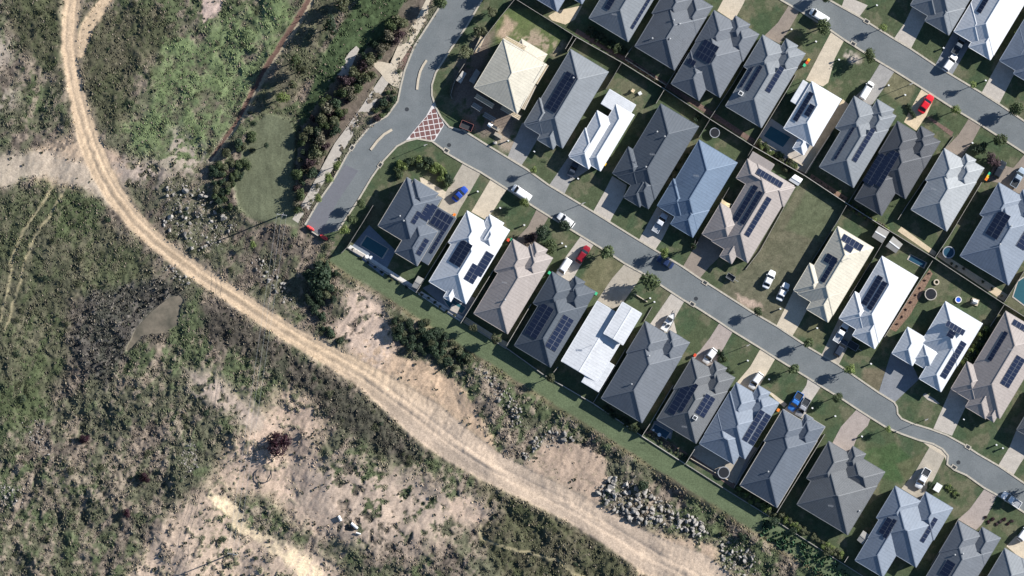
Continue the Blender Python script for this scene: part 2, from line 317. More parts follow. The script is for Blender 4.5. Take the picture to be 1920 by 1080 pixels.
    # drain channel
    d, s = sdf_line(x+(n3-.5)*3, y+(n3-.5)*3, [(592,-40,17),(580,5,16),(545,60,15),(500,128,14),(470,182,13),(445,230,11),(395,300,8)])
    chan = sm(-d, -2, 2); col = mixc(col, np.where((s > 1.5)[..., None], np.array([.30,.255,.18]), np.array([.12,.075,.06])), chan); cover = cover*(1-chan)
    # mown strip behind the south row and dry edge
    fd, ft = fence_d(x, y); fdw = fd+(n2-.5)*7
    suburb = (sm(-fdw, -36, -33) if False else (fdw < 36))
    strip = sm(fdw, -2, 0)*(1-sm(fdw, 37, 42))*(ft > -15)
    col = mixc(col, np.array([.105,.132,.072])*(.7+.6*(.5*fbm(x, y, 34, 91)+.5*fbm((x*.84+y*.54), (y*.84-x*.54)*3, 16, 93, 3))[..., None]), strip); 
    edge = np.exp(-((fdw-43)/4.5)**2)*(ft > -30); col = mixc(col, np.array([.20,.17,.10]), edge*.6)
    # suburb lawns
    sub = ((fd < 0) & (ft > -40)) & (x > 590)
    sub |= (sdf_poly(x, y, [(745,175),(760,130),(780,85),(825,15),(870,-90),(2080,-90),(2080,1230),(1640,1230),(1620,1080),(650,465),(600,440),(570,425),(650,290),(700,235)]) < 0)
    lawn = np.array([.072,.090,.048]); lawn2 = np.array([.135,.128,.082]); lawn3 = np.array([.050,.080,.042])
    lw = mixc(np.broadcast_to(lawn, x.shape+(3,)), lawn2, sm(fbm(x, y, 26, 101)+(n3-.5)*.35, .51, .66)*.75); lw = mixc(lw, lawn3, sm(fbm(x, y, 34, 111), .52, .64)*.7)*(.8+.4*fbm(x, y, 5, 113, 2))[..., None]
    for poly, c_, k in (([(1500,345),(1585,392),(1500,520),(1470,600),(1440,620),(1340,545),(1395,505)], (.135,.125,.085), .75), ([(1516,350),(1585,392),(1540,455),(1470,430)], (.09,.115,.06), .55), ([(930,20),(1000,15),(1065,70),(1020,110),(930,80)], (.12,.15,.055), .7),
        ([(1650,100),(1723,150),(1700,205),(1655,170)], (.17,.155,.095), .8), ([(1125,468),(1170,495),(1130,560),(1085,530)], (.16,.145,.085), .7), ([(1620,690),(1660,690),(1672,710),(1645,735),(1615,710)], (.17,.14,.095), .8), ([(1520,590),(1545,600),(1545,650),(1490,625)], (.15,.135,.08), .6),
        ([(1600,850),(1680,830),(1720,870),(1690,910),(1640,890)], (.05,.095,.035), .6), ([(1680,870),(1740,845),(1700,910)], (.12,.11,.065), .6), ([(1440,1010),(1560,1060),(1500,1090),(1430,1080)], (.06,.09,.045), .5)):
        t = sm(-sdf_poly(x+(n3-.5)*4, y+(n3-.5)*4, poly), -4, 5)*k; lw = mixc(lw, np.array(c_)*(.6+.8*n3[..., None]), t)
    subm = sub.astype(float); col = mixc(col, lw, subm); cover = cover*(1-subm)*(1-strip)
    # bare earth
    bare = np.zeros(x.shape); bsel = np.zeros(x.shape)
    for poly, k, c_, soft in BARE:
        c_ = (c_[0]*.92, c_[1]*.87, c_[2]*.86); soft = soft*(1.7 if soft > 5 else 1)
        xs = [p[0] for p in poly]; ys = [p[1] for p in poly]; box = (x > min(xs)-60) & (x < max(xs)+60) & (y > min(ys)-60) & (y < max(ys)+60)
        if not box.any(): continue
        t = np.zeros(x.shape); t[box] = sm(-sdf_poly(wx[box], wy[box], poly), -soft, soft)
        if k < .8: t = t*sm(n2*.55+n3*.45+st*.3-.15, .55-k*.35, .62-k*.25)
        else: t = t*(1-.85*sm(n3*.5+n2*.3+st*.2, .52, .60)*(soft > 8))*(1-.35*sm(fbm(x, y, 5, 127, 2), .6, .75))
        cc = np.array(c_)*(.72+.30*fbm(x, y, 40, 121)[..., None]+.28*fbm(x*.8+y*.6, (y*.8-x*.6)*.3, 9, 123, 3)[..., None]); col = mixc(col, cc, t); bare = np.maximum(bare, t)
    # cream gully
    d, s = sdf_line(wx, wy, [(398,930,14),(430,950,26),(455,985,22),(490,1010,20),(530,1035,26),(570,1060,34),(600,1100,40)]); t = sm(-d, -5, 5); col = mixc(col, np.array([.62,.50,.34]), t*.85*sm(n3, .25, .5)); bare = np.maximum(bare, t)
    # gravel west road
    d, s = sdf_line(wx, wy, WEST); t = sm(-d, -10, 9); col = mixc(col, np.array([.40,.335,.265])*(.7+.35*n3+.3*st)[..., None], t*.85); bare = np.maximum(bare, t*.9); tw = t
    # dirt track
    dA, sA = sdf_line(x+(n3-.5)*5, y+(n3-.5)*5, TRACK); dB, sB = sdf_line(x+(n3-.5)*5, y+(n3-.5)*5, BRANCH)
    sh = sm(-dA, -13, 2); col = mixc(col, np.array([.36,.29,.21]), sh*.55*sm(n2, .3, .6)); 
    tr = np.maximum(sm(-dA, -2.5, 3.5), sm(-dB, -3, 3)*.9)
    south = sm(y, 640, 820)
    base = np.array([.51,.385,.262])[None]*(1-south[..., None])+np.array([.45,.355,.27])[None]*south[..., None]
    streak = fbm(sA*1.0, np.zeros_like(x)+ (x+y)*.04, 3.2, 131, 3); rut = np.exp(-((np.abs(sA)-7)/2.6)**2)
    mid = np.exp(-(sA/3.2)**2)*sm(y, 300, 420)*(1-sm(y, 640, 720))
    tc = base*(.86+.24*streak[..., None])*(1+.06*rut[..., None])*(.9+.2*n3[..., None]); tc = tc*(1-.35*(mid*sm(n2, .35, .6))[..., None])
    col = mixc(col, tc, tr)
    # circular tyre marks on the turning area
    for cx, cy, R in ((715,655,22),(715,655,14),(800,715,40),(805,720,28),(800,712,18),(815,735,52)):
        rr = np.hypot(x-cx, y-cy); a = np.exp(-((rr-R)/1.4)**2)*np.maximum(bare, tr)*sm(n2, .35, .6); col = col*(1-.22*a[..., None])
    cover = cover*(1-np.clip(bare*1.15, 0, 1))*(1-tr)*(1-.5*sh)
    pd = sdf_poly(x+(n3-.5)*3, y+(n3-.5)*3, POND); cover = cover*sm(pd, -1, 2)
    pc = sm(-pd, -2, 3); col = mixc(col, np.array([.2,.18,.13]), pc)
    # heights (m)
    wild = 1-np.clip(subm+strip, 0, 1); wild = wild*sm(fd, 30, 60)*1.0 if False else wild
    hz = wild*(1+.5*sm(y, 560, 700))*((n2-.5)*1.1*np.clip(cover+.15, 0, 1)+(n3-.5)*.50*np.clip(cover+.08, 0, 1)*(1-.45*paddock)+(fbm(x, y, 3.6, 141, 2)-.5)*.14*cover*(1-.5*paddock)+(fbm(x, y, 90, 151, 2)-.5)*2.2*sm(np.minimum(np.abs(dA), fd+400), 0, 60)*(1-mown)*(1-mulch))
    hz = hz-.12*tr*(1-subm)-.10*rut*tr-.45*chan
    hz = hz+(np.maximum(bare, tw)*(1-subm)*(fbm(x*.8+y*.6, (y*.8-x*.6)*.4, 7, 161, 3)-.5)*.35)
    far = 1-sm(np.minimum.reduce([x+118, 2038-x, y+118, 1198-y]), 0, 40); hz = hz*(1-far)
    nearroad = sm(sdf_poly(x, y, [(850,-90),(820,20),(760,130),(700,230),(570,425),(600,445),(650,465),(900,0)]), 3, 25); hz = hz*nearroad
    hz = hz*sm(fd if True else fd, 10, 45) if False else hz*(1-(1-sm(fd, 36, 60))*(ft > -60)*(x > 560))
    hz = hz*sm(pd, -6, 10)-.35*sm(-pd, -2, 4)
    return col*np.array([1,1,1]), hz, cover, dict(tr=tr, bare=bare, west=tw, pond=-pd, sub=subm, strip=strip, mown=mown, mulch=mulch, reeds=reeds)
NX, NY = 960, 588
gx = np.linspace(-118, 2038, NX); gy = np.linspace(-118, 1198, NY)
GX, GY = np.meshgrid(gx, gy)
COL, HZ, COVER, MK = region(GX, GY)
COL = np.clip(COL, .01, .8)
def zat(px, py):
    i = int(round((px-gx[0])/(gx[1]-gx[0]))); j = int(round((py-gy[0])/(gy[1]-gy[0])))
    return float(HZ[min(max(j,0),NY-1), min(max(i,0),NX-1)])
def npmesh(name, verts, quads, mt, colors=None, smooth=True):
    me = bpy.data.meshes.new(name); k = quads.shape[1]
    me.vertices.add(len(verts)); me.vertices.foreach_set('co', verts.astype(np.float32).ravel())
    me.loops.add(quads.size); me.loops.foreach_set('vertex_index', quads.astype(np.int32).ravel())
    me.polygons.add(len(quads)); me.polygons.foreach_set('loop_start', np.arange(0, quads.size, k, dtype=np.int32))
    me.polygons.foreach_set('loop_total', np.full(len(quads), k, dtype=np.int32))
    if smooth: me.polygons.foreach_set('use_smooth', np.ones(len(quads), bool))
    if colors is not None:
        a = me.attributes.new('albedo', 'FLOAT_COLOR', 'POINT'); c4 = np.ones((len(verts), 4), np.float32); c4[:, :3] = colors; a.data.foreach_set('color', c4.ravel())
    me.materials.append(mt); me.update(calc_edges=True); return me
idx = np.arange(NX*NY).reshape(NY, NX)
Q = np.stack([idx[1:, :-1], idx[1:, 1:], idx[:-1, 1:], idx[:-1, :-1]], -1).reshape(-1, 4)
V = np.stack([(GX-960)*PX, (540-GY)*PX, HZ], -1).reshape(-1, 3); CV = COL.reshape(-1, 3)
def cellmax(m): return (m[1:, 1:]+m[:-1, :-1]+m[1:, :-1]+m[:-1, 1:]).reshape(-1)/4
ct, cb, cw, csub = cellmax(MK['tr']), cellmax(MK['bare']), cellmax(MK['west']), cellmax(MK['sub'])
cls = np.zeros(len(Q), int); cls[(cb > .5)] = 2; cls[cw > .5] = 3; cls[ct > .5] = 1; cls[(csub > .5)] = 0
def sub(name, sel, label):
    q = Q[sel]; u, inv = np.unique(q, return_inverse=True)
    o = link(name, npmesh(name, V[u], inv.reshape(-1, 4), M['ground'], CV[u])); tag(o, label, kind='structure'); return o
sub('ground', cls == 0, 'grassy ground of rough paddock and mown house lawns')
sub('dirt_track', cls == 1, 'pale rutted dirt track curving across the paddock')
sub('bare_earth', cls == 2, 'patches of bare pinkish earth in the paddock')
sub('gravel_track', cls == 3, 'grey gravel side track joining the dirt track from the west')
# outer ground to the horizon
b = MB(); X0, X1, Y0, Y1 = (gx[0]-960)*PX, (gx[-1]-960)*PX, (540-gy[-1])*PX, (540-gy[0])*PX; R = 4000
b.add([(-R,-R,0),(R,-R,0),(R,R,0),(-R,R,0),(X0,Y0,0),(X1,Y0,0),(X1,Y1,0),(X0,Y1,0)], [(0,1,5,4),(1,2,6,5),(2,3,7,6),(3,0,4,7)])
tag(b.obj('distant_ground', M['lawn_far']), 'open grassland running out to the horizon', kind='structure')
# pond
def sheet(name, poly, z, mt, label=None, kind='structure', th=None):
    pts = [P(*p) for p in poly]; c = pts[0]
    b = MB(); b.prism([(p[0], p[1]) for p in pts], z-(th or .03), z)
    return tag(b.obj(name, mt), label, kind=kind)
sheet('pond_water', POND, -.13, M['water'], 'muddy olive pond water', th=.02)
# ------------------------------------------------------------ grass tufts and leafy ground cover
def tufts(name, n, accept, hgt, wid, blades, colf, label, seed):
    r = np.random.default_rng(seed); x = r.uniform(-40, 1660, n); y = r.uniform(-40, 1120, n)
    i = np.clip(((x-gx[0])/(gx[1]-gx[0])).round().astype(int), 0, NX-1); j = np.clip(((y-gy[0])/(gy[1]-gy[0])).round().astype(int), 0, NY-1)
    keep = accept(x, y, i, j, r); x, y, i, j = x[keep], y[keep], i[keep], j[keep]; n = len(x)
    clump = .45+1.1*fbm(x, y, 30, seed+1, 3)
    X = (x-960)*PX; Y = (540-y)*PX; Z = HZ[j, i]
    hh = r.uniform(hgt[0], hgt[1], n)*clump; ww = r.uniform(wid[0], wid[1], n)*(.5+.5*clump)
    base = colf(COL[j, i], r, n, x, y)
    a0 = r.uniform(0, 6.28, n)
    vs = []; cs = []
    for k in range(blades):
        a = a0+k*6.283/blades+r.uniform(-.4, .4, n); ca, sa = np.cos(a), np.sin(a)
        out = ww*r.uniform(.6, 1.2, n); tip = hh*r.uniform(.6, 1.1, n); bw = ww*.42
        v0 = np.stack([X-sa*bw*.6, Y+ca*bw*.6, Z-.05], -1); v1 = np.stack([X+sa*bw*.6, Y-ca*bw*.6, Z-.05], -1)
        v2 = np.stack([X+ca*out*.6+sa*bw, Y+sa*out*.6-ca*bw, Z+tip], -1); v3 = np.stack([X+ca*out*.6-sa*bw, Y+sa*out*.6+ca*bw, Z+tip*r.uniform(.8,1.1,n)], -1)
        vs.append(np.stack([v0, v1, v2, v3], 1)); c = base*r.uniform(.75, 1.25, (n, 1)); cs.append(np.repeat(c[:, None], 4, 1))
    v = np.concatenate(vs).reshape(-1, 3); c = np.concatenate(cs).reshape(-1, 3)
    q = np.arange(len(v)).reshape(-1, 4)
    o = link(name, npmesh(name, v, q, M['tuft'], np.clip(c, .008, .6), smooth=False)); tag(o, label, name.replace('_', ' '), kind='stuff'); return o
M['tuft'] = mat('grass_blades', (0,0,0), rough=.8, var=.15, scale=1.5, attr='albedo', spec=.15)
def acc_wild(x, y, i, j, r): return (r.random(len(x)) < COVER[j, i]*(.25+1.1*np.clip((fbm(x, y, 16, 77, 3)-.33)*3.2, 0, 1))) & (MK['pond'][j, i] < -2)
def col_wild(c, r, n, x, y):
    k = r.random((n, 1)); t = np.where(k < .10, np.array([[.22,.19,.14]]), np.where(k < .4, c*np.array([[1.3,1.3,1.15]])+.012, np.where(k < .5, c*.8, c*1.12))); return t
tufts('rough_grass', 150000, acc_wild, (.05,.22), (.16,.44), 4, col_wild, 'rough tussocky grass and weeds covering the paddock', 500)
tufts('low_weeds', 26000, lambda x, y, i, j, r: (r.random(len(x)) < np.clip(MK['bare'][j, i]*(1-MK['tr'][j, i])*(1-MK['sub'][j, i])*.8, 0, .45)*(fbm(x, y, 12, 88, 3) > .64)) | (r.random(len(x)) < .10*COVER[j, i]), (.12,.36), (.25,.6), 5, lambda c, r, n, x, y: np.where(r.random((n,1)) < .5, np.array([[.05,.055,.036]]), np.array([[.09,.085,.06]])), 'dark low weeds dotted over the bare earth and scrub', 600)
GCOV = [(1432,972),(1463,990),(1510,1018),(1577,1056),(1600,1085),(1540,1095),(1477,1034),(1425,1003)]
tufts('leafy_ground_cover', 60000, lambda x, y, i, j, r: sdf_poly(x, y, GCOV) < 0, (.3,.8), (.35,.6), 5, lambda c, r, n, x, y: np.array([[.035,.075,.04]])*r.uniform(.6, 1.7, (n, 1)), 'dense blue green leafy ground cover below the rear fences', 700)
tufts('reed_bed', 26000, lambda x, y, i, j, r: (MK['reeds'][j, i] > .5) & (MK['pond'][j, i] < -2), (.25,.6), (.25,.45), 4, lambda c, r, n, x, y: np.where(r.random((n,1)) < .3, np.array([[.22,.2,.17]]), np.array([[.045,.045,.04]])), 'dark grey brown reeds beside the pond', 800)
# ------------------------------------------------------------ roads, kerbs, paving
MAIN_T = [(865,243),(905,268),(951,296),(987,318),(1027,347),(1110,397),(1197,451),(1278,500),(1310,522),(1340,541),(1407,584),(1457,613),(1517,653),(1570,684),(1647,737),(1676,755),(1681,763),(1682,776),(1690,786),(1710,795),(1743,805),(1775,817),(1808,835),(1833,852),(1873,875),(1917,905),(2000,960)]
MAIN_B = [(833,283),(870,305),(902,322),(951,353),(1007,390),(1072,430),(1126,463),(1172,493),(1207,512),(1260,547),(1283,562),(1308,576),(1350,603),(1375,620),(1427,652),(1455,670),(1515,707),(1540,723),(1578,746),(1608,766),(1633,782),(1662,800),(1690,812),(1723,824),(1750,831),(1768,841),(1779,854),(1777,870),(1790,880),(1813,890),(1845,913),(1872,928),(1960,985)]
CR_L = [(856,-60),(822,19),(778,87),(760,132),(752,165),(747,190),(727,218),(697,235),(670,267),(652,290),(643,307),(623,343),(597,380),(573,422)]
CR_R = [(635,432),(672,377),(698,333),(720,302),(745,275),(762,266),(782,261),(810,266),(833,283)]
CR_R2 = [(865,243),(843,237),(828,219),(817,198),(811,178),(811,160),(818,137),(848,90),(877,48),(905,0),(940,-60)]
NE_T = [(1480,-46),(1553,0),(1610,32),(1643,53),(1675,73),(1707,92),(1753,123),(1840,175),(1873,196),(1920,228),(2000,280)]
NE_B = [(1440,-18),(1467,0),(1500,19),(1560,57),(1583,73),(1643,111),(1680,133),(1723,160),(1785,200),(1838,232),(1920,285),(2000,335)]
sheet('main_street', MAIN_T+MAIN_B[::-1], .030, M['asphalt'], 'long grey residential street running diagonally between the two rows of houses')
sheet('cross_street', CR_L+[(600,442)]+CR_R+CR_R2, .026, M['asphalt'], 'wide curving grey street west of the houses')
sheet('upper_street', NE_T+NE_B[::-1], .030, M['asphalt'], 'grey residential street across the top right corner')
sheet('asphalt_patch', [(647,309),(672,320),(655,345),(633,378),(606,430),(600,441),(575,422),(599,381),(625,343)], .034, M['asphalt_patch'], 'newer darker asphalt patch at the dead end')
def kerb(pts, side, label, wd=.42):
    b = MB(); W = [Vector(P(*p)) for p in pts]; L = []
    for i, p in enumerate(W):
        d = (W[min(i+1, len(W)-1)]-W[max(i-1, 0)]).normalized(); n = Vector((-d.y, d.x, 0))*side; L.append((p-n*.06, p+n*(wd-.06)))
    for i in range(len(W)-1):
        a, bb, c, d = L[i][0], L[i+1][0], L[i+1][1], L[i][1]; k = len(b.v)
        b.v += [(q.x, q.y, z) for z in (0, .13) for q in (a, bb, c, d)]
        b.f += [[k+4,k+5,k+6,k+7],[k,k+1,k+5,k+4],[k+1,k+2,k+6,k+5],[k+2,k+3,k+7,k+6],[k+3,k,k+4,k+7]]; b.m += [0]*5
    me = b.mesh('kerb', M['kerb']); bm = bmesh.new(); bm.from_mesh(me); bmesh.ops.recalc_face_normals(bm, faces=bm.faces); bm.to_mesh(me); bm.free()
    return tag(link('kerb', me), label, kind='structure')
import bmesh
kerb(MAIN_T, 1, 'cream kerb on the north side of the main street')
kerb(MAIN_B, -1, 'cream kerb on the south side of the main street')
kerb(CR_L, -1, 'kerb on the west side of the curving cross street')
kerb(CR_R, 1, 'kerb round the grassed corner of the cross street')
kerb(CR_R2, 1, 'kerb beside the construction lot')
kerb(NE_T, 1, 'kerb on the far side of the upper street'); kerb(NE_B, -1, 'kerb on the near side of the upper street')
def strip_poly(pts, wd):
    L = []; R = []
    for i, p in enumerate(pts):
        a = pts[max(i-1, 0)]; b = pts[min(i+1, len(pts)-1)]; dx, dy = b[0]-a[0], b[1]-a[1]; l = math.hypot(dx, dy); L.append((p[0]-dy/l*wd/2, p[1]+dx/l*wd/2)); R.append((p[0]+dy/l*wd/2, p[1]-dx/l*wd/2))
    return L+R[::-1]
for pts, wd, lb in (([(800,113),(794,122),(788,134),(784,150),(782,168)], 4.2, 'curved pale median island north of the brick crossing'), ([(735,243),(720,252),(707,265),(695,281)], 4.6, 'curved pale median island south west of the brick crossing')):
    o = sheet('median_island', strip_poly(pts, wd), .16, M['slab_cream'], lb, kind='structure', th=.15)
# brick threshold with white lattice
TH_P = [(761,263),(799,218),(812,193),(819,204),(833,234),(815,264),(790,260),(775,260)]
th = sheet('brick_crossing', TH_P, .036, M['white_paint'], 'white lattice crossing with red brick diamonds at the corner')
def inpoly(x, y, poly):
    c = False; n = len(poly)
    for i in range(n):
        ax, ay = poly[i]; bx, by = poly[(i+1) % n]
        if (ay > y) != (by > y) and x < (bx-ax)*(y-ay)/(by-ay)+ax: c = not c
    return c
for i in range(-9, 10):
    for j in range(-9, 10):
        cx = 800+i*9.6+j*1.9; cy = 240-i*1.6+j*9.6
        q = [(cx+sx*4.15*.99+sy*4.15*.18, cy-sx*4.15*.16+sy*4.15*.98) for sx, sy in ((-1,-1),(1,-1),(1,1),(-1,1))]
        HULL = [(763,262),(799,219.5),(815,200.6),(819,204),(831.5,234),(814,262.5)]
        for k in range(6):
            (ax, ay), (bx, by) = HULL[k], HULL[(k+1) % 6]; f = lambda p: (bx-ax)*(p[1]-ay)-(by-ay)*(p[0]-ax); nq = []
            for a, b in zip(q, q[1:]+q[:1]):
                fa, fb = f(a), f(b)
                if fa >= 0: nq.append(a)
                if (fa >= 0) != (fb >= 0): t = fa/(fa-fb); nq.append((a[0]+(b[0]-a[0])*t, a[1]+(b[1]-a[1])*t))
            q = nq
            if len(q) < 3: break
        if len(q) < 3 or abs(sum(q[k-1][0]*q[k][1]-q[k][0]*q[k-1][1] for k in range(len(q)))/2) < 6: continue
        b = MB(); b.prism([P(*p)[:2] for p in q], .037, .043); o = b.obj('brick_diamond', M['red_paver'], th)
def slab(c, poly, label, name='driveway', z=.022):
    global _sz
    _sz = (_sz+.0011) % .009
    return sheet(name, poly, z+_sz, M['slab_'+c], label)
_sz = 0
slab('beige', [(869,304),(902,323),(880,362),(862,392),(855,408),(822,388),(836,360)], 'beige driveway with the blue car')
slab('cream', [(787,333),(792,333),(837,360),(833,373),(790,346)], 'cream path along the corner house front', 'path')
slab('cream', [(920,336),(951,354),(925,395),(911,412),(884,397)], 'plain cream driveway west of the white van')
slab('brown', [(1007,391),(1031,403),(1015,430),(1000,462),(985,466),(966,450),(990,425)], 'brownish curved driveway beside the purple shrub')
slab('light', [(1089,443),(1113,459),(1087,500),(1070,530),(1040,514),(1062,480)], 'pale driveway with a red car and a white van')
slab('beige', [(1172,494),(1207,513),(1168,568),(1150,580),(1120,563),(1147,523)], 'stained beige driveway under the round street tree')
slab('light', [(1260,548),(1284,563),(1263,600),(1269,625),(1247,624),(1218,609)], 'pale driveway with the trailer boat')
slab('pink', [(1350,604),(1375,620),(1350,665),(1337,692),(1299,670),(1312,658),(1330,635)], 'pinkish driveway widening to a white car')
slab('cream', [(1427,652),(1455,670),(1425,722),(1410,737),(1380,719),(1407,687)], 'cream driveway with one white car')
slab('light', [(1515,708),(1540,724),(1517,758),(1507,786),(1470,768),(1487,750),(1505,733),(1512,722)], 'pale driveway with two utility trucks')
slab('cream', [(1440,736),(1447,736),(1476,758),(1470,764)], 'short cream path by the blue truck', 'path')
slab('pink', [(1607,767),(1633,782),(1627,798),(1608,817),(1600,838),(1590,850),(1560,832),(1577,800)], 'weathered pinkish concrete driveway without a car')
slab('beige', [(1743,838),(1773,853),(1750,900),(1735,922),(1726,938),(1690,916),(1717,883)], 'beige driveway with a white tray truck')
slab('cream', [(1724,824),(1750,831),(1768,841),(1779,855),(1776,869),(1771,856),(1743,839)], 'curved cream apron at the street bend', 'apron')
slab('pink', [(1847,915),(1870,928),(1853,963),(1840,984),(1830,994),(1796,974),(1818,955)], 'mottled grey pink driveway near the palm')
slab('cream', [(1887,1024),(1905,1005),(1935,1000),(1945,1060),(1915,1048)], 'cream forecourt at the bottom right edge')
slab('grey', [(979,230),(1013,252),(990,292),(977,311),(951,296)], 'grey driveway east of the building site')
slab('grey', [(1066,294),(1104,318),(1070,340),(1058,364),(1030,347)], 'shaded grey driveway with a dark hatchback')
slab('light', [(1148,330),(1176,347),(1168,372),(1150,403),(1143,417),(1112,397),(1133,360)], 'light driveway with a shadow stepping across it')
slab('light', [(1232,388),(1262,407),(1256,420),(1242,448),(1228,469),(1198,450)], 'light driveway with the tray back truck')
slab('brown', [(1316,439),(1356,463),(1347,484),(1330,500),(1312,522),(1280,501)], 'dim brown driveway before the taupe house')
slab('cream', [(1488,545),(1519,566),(1512,583),(1498,610),(1485,631),(1455,612)], 'cream driveway with a stepped shadow')
slab('beige', [(1573,597),(1604,617),(1595,640),(1572,685),(1540,666)], 'beige driveway with the white pick up in shade')
slab('slate', [(1672,658),(1711,685),(1723,711),(1678,754),(1647,738)], 'wide slate blue driveway before the white house')
slab('light', [(1783,729),(1818,750),(1810,764),(1785,817),(1750,804)], 'pale driveway east of the curved garden bed')
slab('light', [(1893,838),(1906,806),(1940,830),(1912,871),(1899,893),(1871,874)], 'pale driveway at the right edge of the photo')
slab('cream', [(1362,-12),(1400,-12),(1395,5),(1380,32),(1372,38),(1345,20)], 'cream driveway at the top edge')
slab('brown', [(1480,9),(1500,19),(1477,60),(1462,82),(1433,67),(1458,43)], 'brown driveway west of the round shrub')
slab('cream', [(1560,57),(1584,73),(1565,110),(1553,155),(1543,162),(1511,150),(1537,100)], 'curving cream driveway of the pool house')
slab('grey', [(1652,116),(1678,133),(1655,168),(1634,198),(1602,182),(1625,160)], 'grey driveway with a white van')
slab('sand', [(1730,163),(1753,180),(1737,217),(1718,245),(1695,229),(1708,203)], 'sandy pink driveway with the red car')
slab('brown', [(1817,222),(1840,235),(1822,268),(1803,295),(1771,279),(1797,253)], 'brown driveway behind the rock garden')
slab('brown', [(1866,306),(1900,315),(1925,285),(1985,325),(1940,372),(1912,364),(1873,343),(1850,338)], 'brown shared driveway with two dark cars')
slab('light', [(1585,-8),(1627,10),(1610,33),(1578,13)], 'grey driveway by the top edge of the upper street')
slab('light', [(1712,10),(1740,30),(1733,42),(1707,93),(1675,74),(1697,42)], 'pale driveway half in shade across the upper street')
slab('slate', [(1788,58),(1820,78),(1815,90),(1785,141),(1753,123)], 'slate driveway with a white wagon across the upper street')
slab('light', [(1875,111),(1903,132),(1900,142),(1873,196),(1840,175)], 'pale driveway at the far right across the upper street')
slab('cream', [(845,-50),(862,-45),(818,0),(803,30),(772,84),(745,130),(733,116),(747,83),(762,63),(782,33),(800,-3)], 'cream footpath beside the cross street, upper length', 'footpath')
slab('light', [(733,117),(745,131),(712,180),(690,212),(670,240),(647,277),(630,306),(622,320),(600,353),(583,388),(560,419),(548,411),(572,372),(595,330),(607,307),(628,268),(647,243),(678,200),(702,163)], 'long cream footpath beside the cross street, lower length', 'footpath')
slab('cream', [(690,114),(718,116),(735,120),(745,128),(758,134),(752,167),(738,162),(722,150),(714,138)], 'cream paved junction of the footpaths', 'footpath', z=.034)
slab('mulch', [(771,86),(775,90),(764,112),(757,130),(742,130)], 'purple gravel wedge between footpath and kerb', 'gravel_bed', z=.034)
slab('light', [(632,140),(634,130),(655,98),(668,86),(674,92),(665,110),(652,145),(640,147)], 'small walled concrete landing among the shrubs', 'landing')
slab('bluegrey', [(655,468),(692,422),(742,470),(718,518)], 'dark tiled deck round the corner house pool', 'pool_deck')
slab('white', [(651,466),(657,459),(786,541),(780,549)], 'white gravel strip with small plants behind the corner pool', 'gravel_bed')
slab('slate', [(792,540),(812,530),(895,560),(866,602)], 'grey deck behind the white roofed house', 'pool_deck')
slab('white', [(784,552),(790,546),(868,594),(863,603)], 'white gravel bed behind the small turquoise pool', 'gravel_bed')
slab('beige', [(1303,838),(1317,830),(1400,858),(1376,912),(1294,858)], 'beige patio with the small trampoline', 'patio')
slab('light', [(1446,222),(1470,238),(1524,270),(1500,320),(1416,267)], 'pale deck round the rectangular pool', 'pool_deck')
slab('sand', [(1580,186),(1524,271),(1500,320),(1512,326),(1545,272),(1592,196)], 'weathered pale side yard of the pool house', 'patio')
slab('sand', [(1028,30),(1045,20),(1092,10),(1078,36),(1060,46),(1035,38)], 'sunlit sandy patio near the top edge', 'patio')
slab('orange', [(1743,505),(1749,513),(1707,590),(1680,622),(1667,616),(1713,545)], 'orange bark mulch bed beside the side fence', 'mulch_bed')
slab('orange', [(1516,335),(1522,326),(1590,371),(1584,379)], 'orange soil bed with young plants behind the grey house', 'mulch_bed')
slab('sand', [(1683,433),(1690,425),(1756,473),(1752,481)], 'sandy planting strip north of the garden sheds', 'sand_bed')
slab('sand', [(1757,481),(1763,472),(1890,553),(1882,565)], 'sandy planting strip behind the blue roofed house', 'sand_bed')
slab('mulch', [(1078,62),(1082,54),(1172,104),(1250,155),(1336,209),(1416,262),(1412,271),(1332,218),(1247,164),(1167,113)], 'brown mulch strip along the back fences', 'mulch_bed')
slab('mulch', [(1417,262),(1424,256),(1508,306),(1512,322),(1505,328),(1412,272)], 'pale mulch strip behind the pool house deck', 'mulch_bed')
slab('mulch', [(1290,859),(1294,852),(1380,908),(1376,917)], 'reddish paving strip behind the small trampoline', 'mulch_bed')
slab('mulch', [(1206,808),(1214,803),(1290,851),(1284,862)], 'mulch bed behind the tiled house', 'mulch_bed')
slab('sand', [(868,604),(873,597),(955,644),(948,654)], 'dusty planting strip behind the taupe south house', 'sand_bed')
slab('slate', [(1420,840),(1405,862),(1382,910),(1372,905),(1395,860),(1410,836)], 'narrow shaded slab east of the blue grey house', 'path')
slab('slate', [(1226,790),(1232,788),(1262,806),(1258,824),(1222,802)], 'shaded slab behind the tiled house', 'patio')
slab('light', [(1730,741),(1735,737),(1752,748),(1762,757),(1756,757),(1740,750)], 'small curved garden bed of pebbles by the slate driveway', 'garden_bed')
slab('pink', [(1662,693),(1674,701),(1668,709),(1661,704)], 'little pebble bed on the dry lawn corner', 'garden_bed')
slab('mulch', [(1737,220),(1741,218),(1788,248),(1784,256)], 'rocky garden strip with pink stones', 'garden_bed')
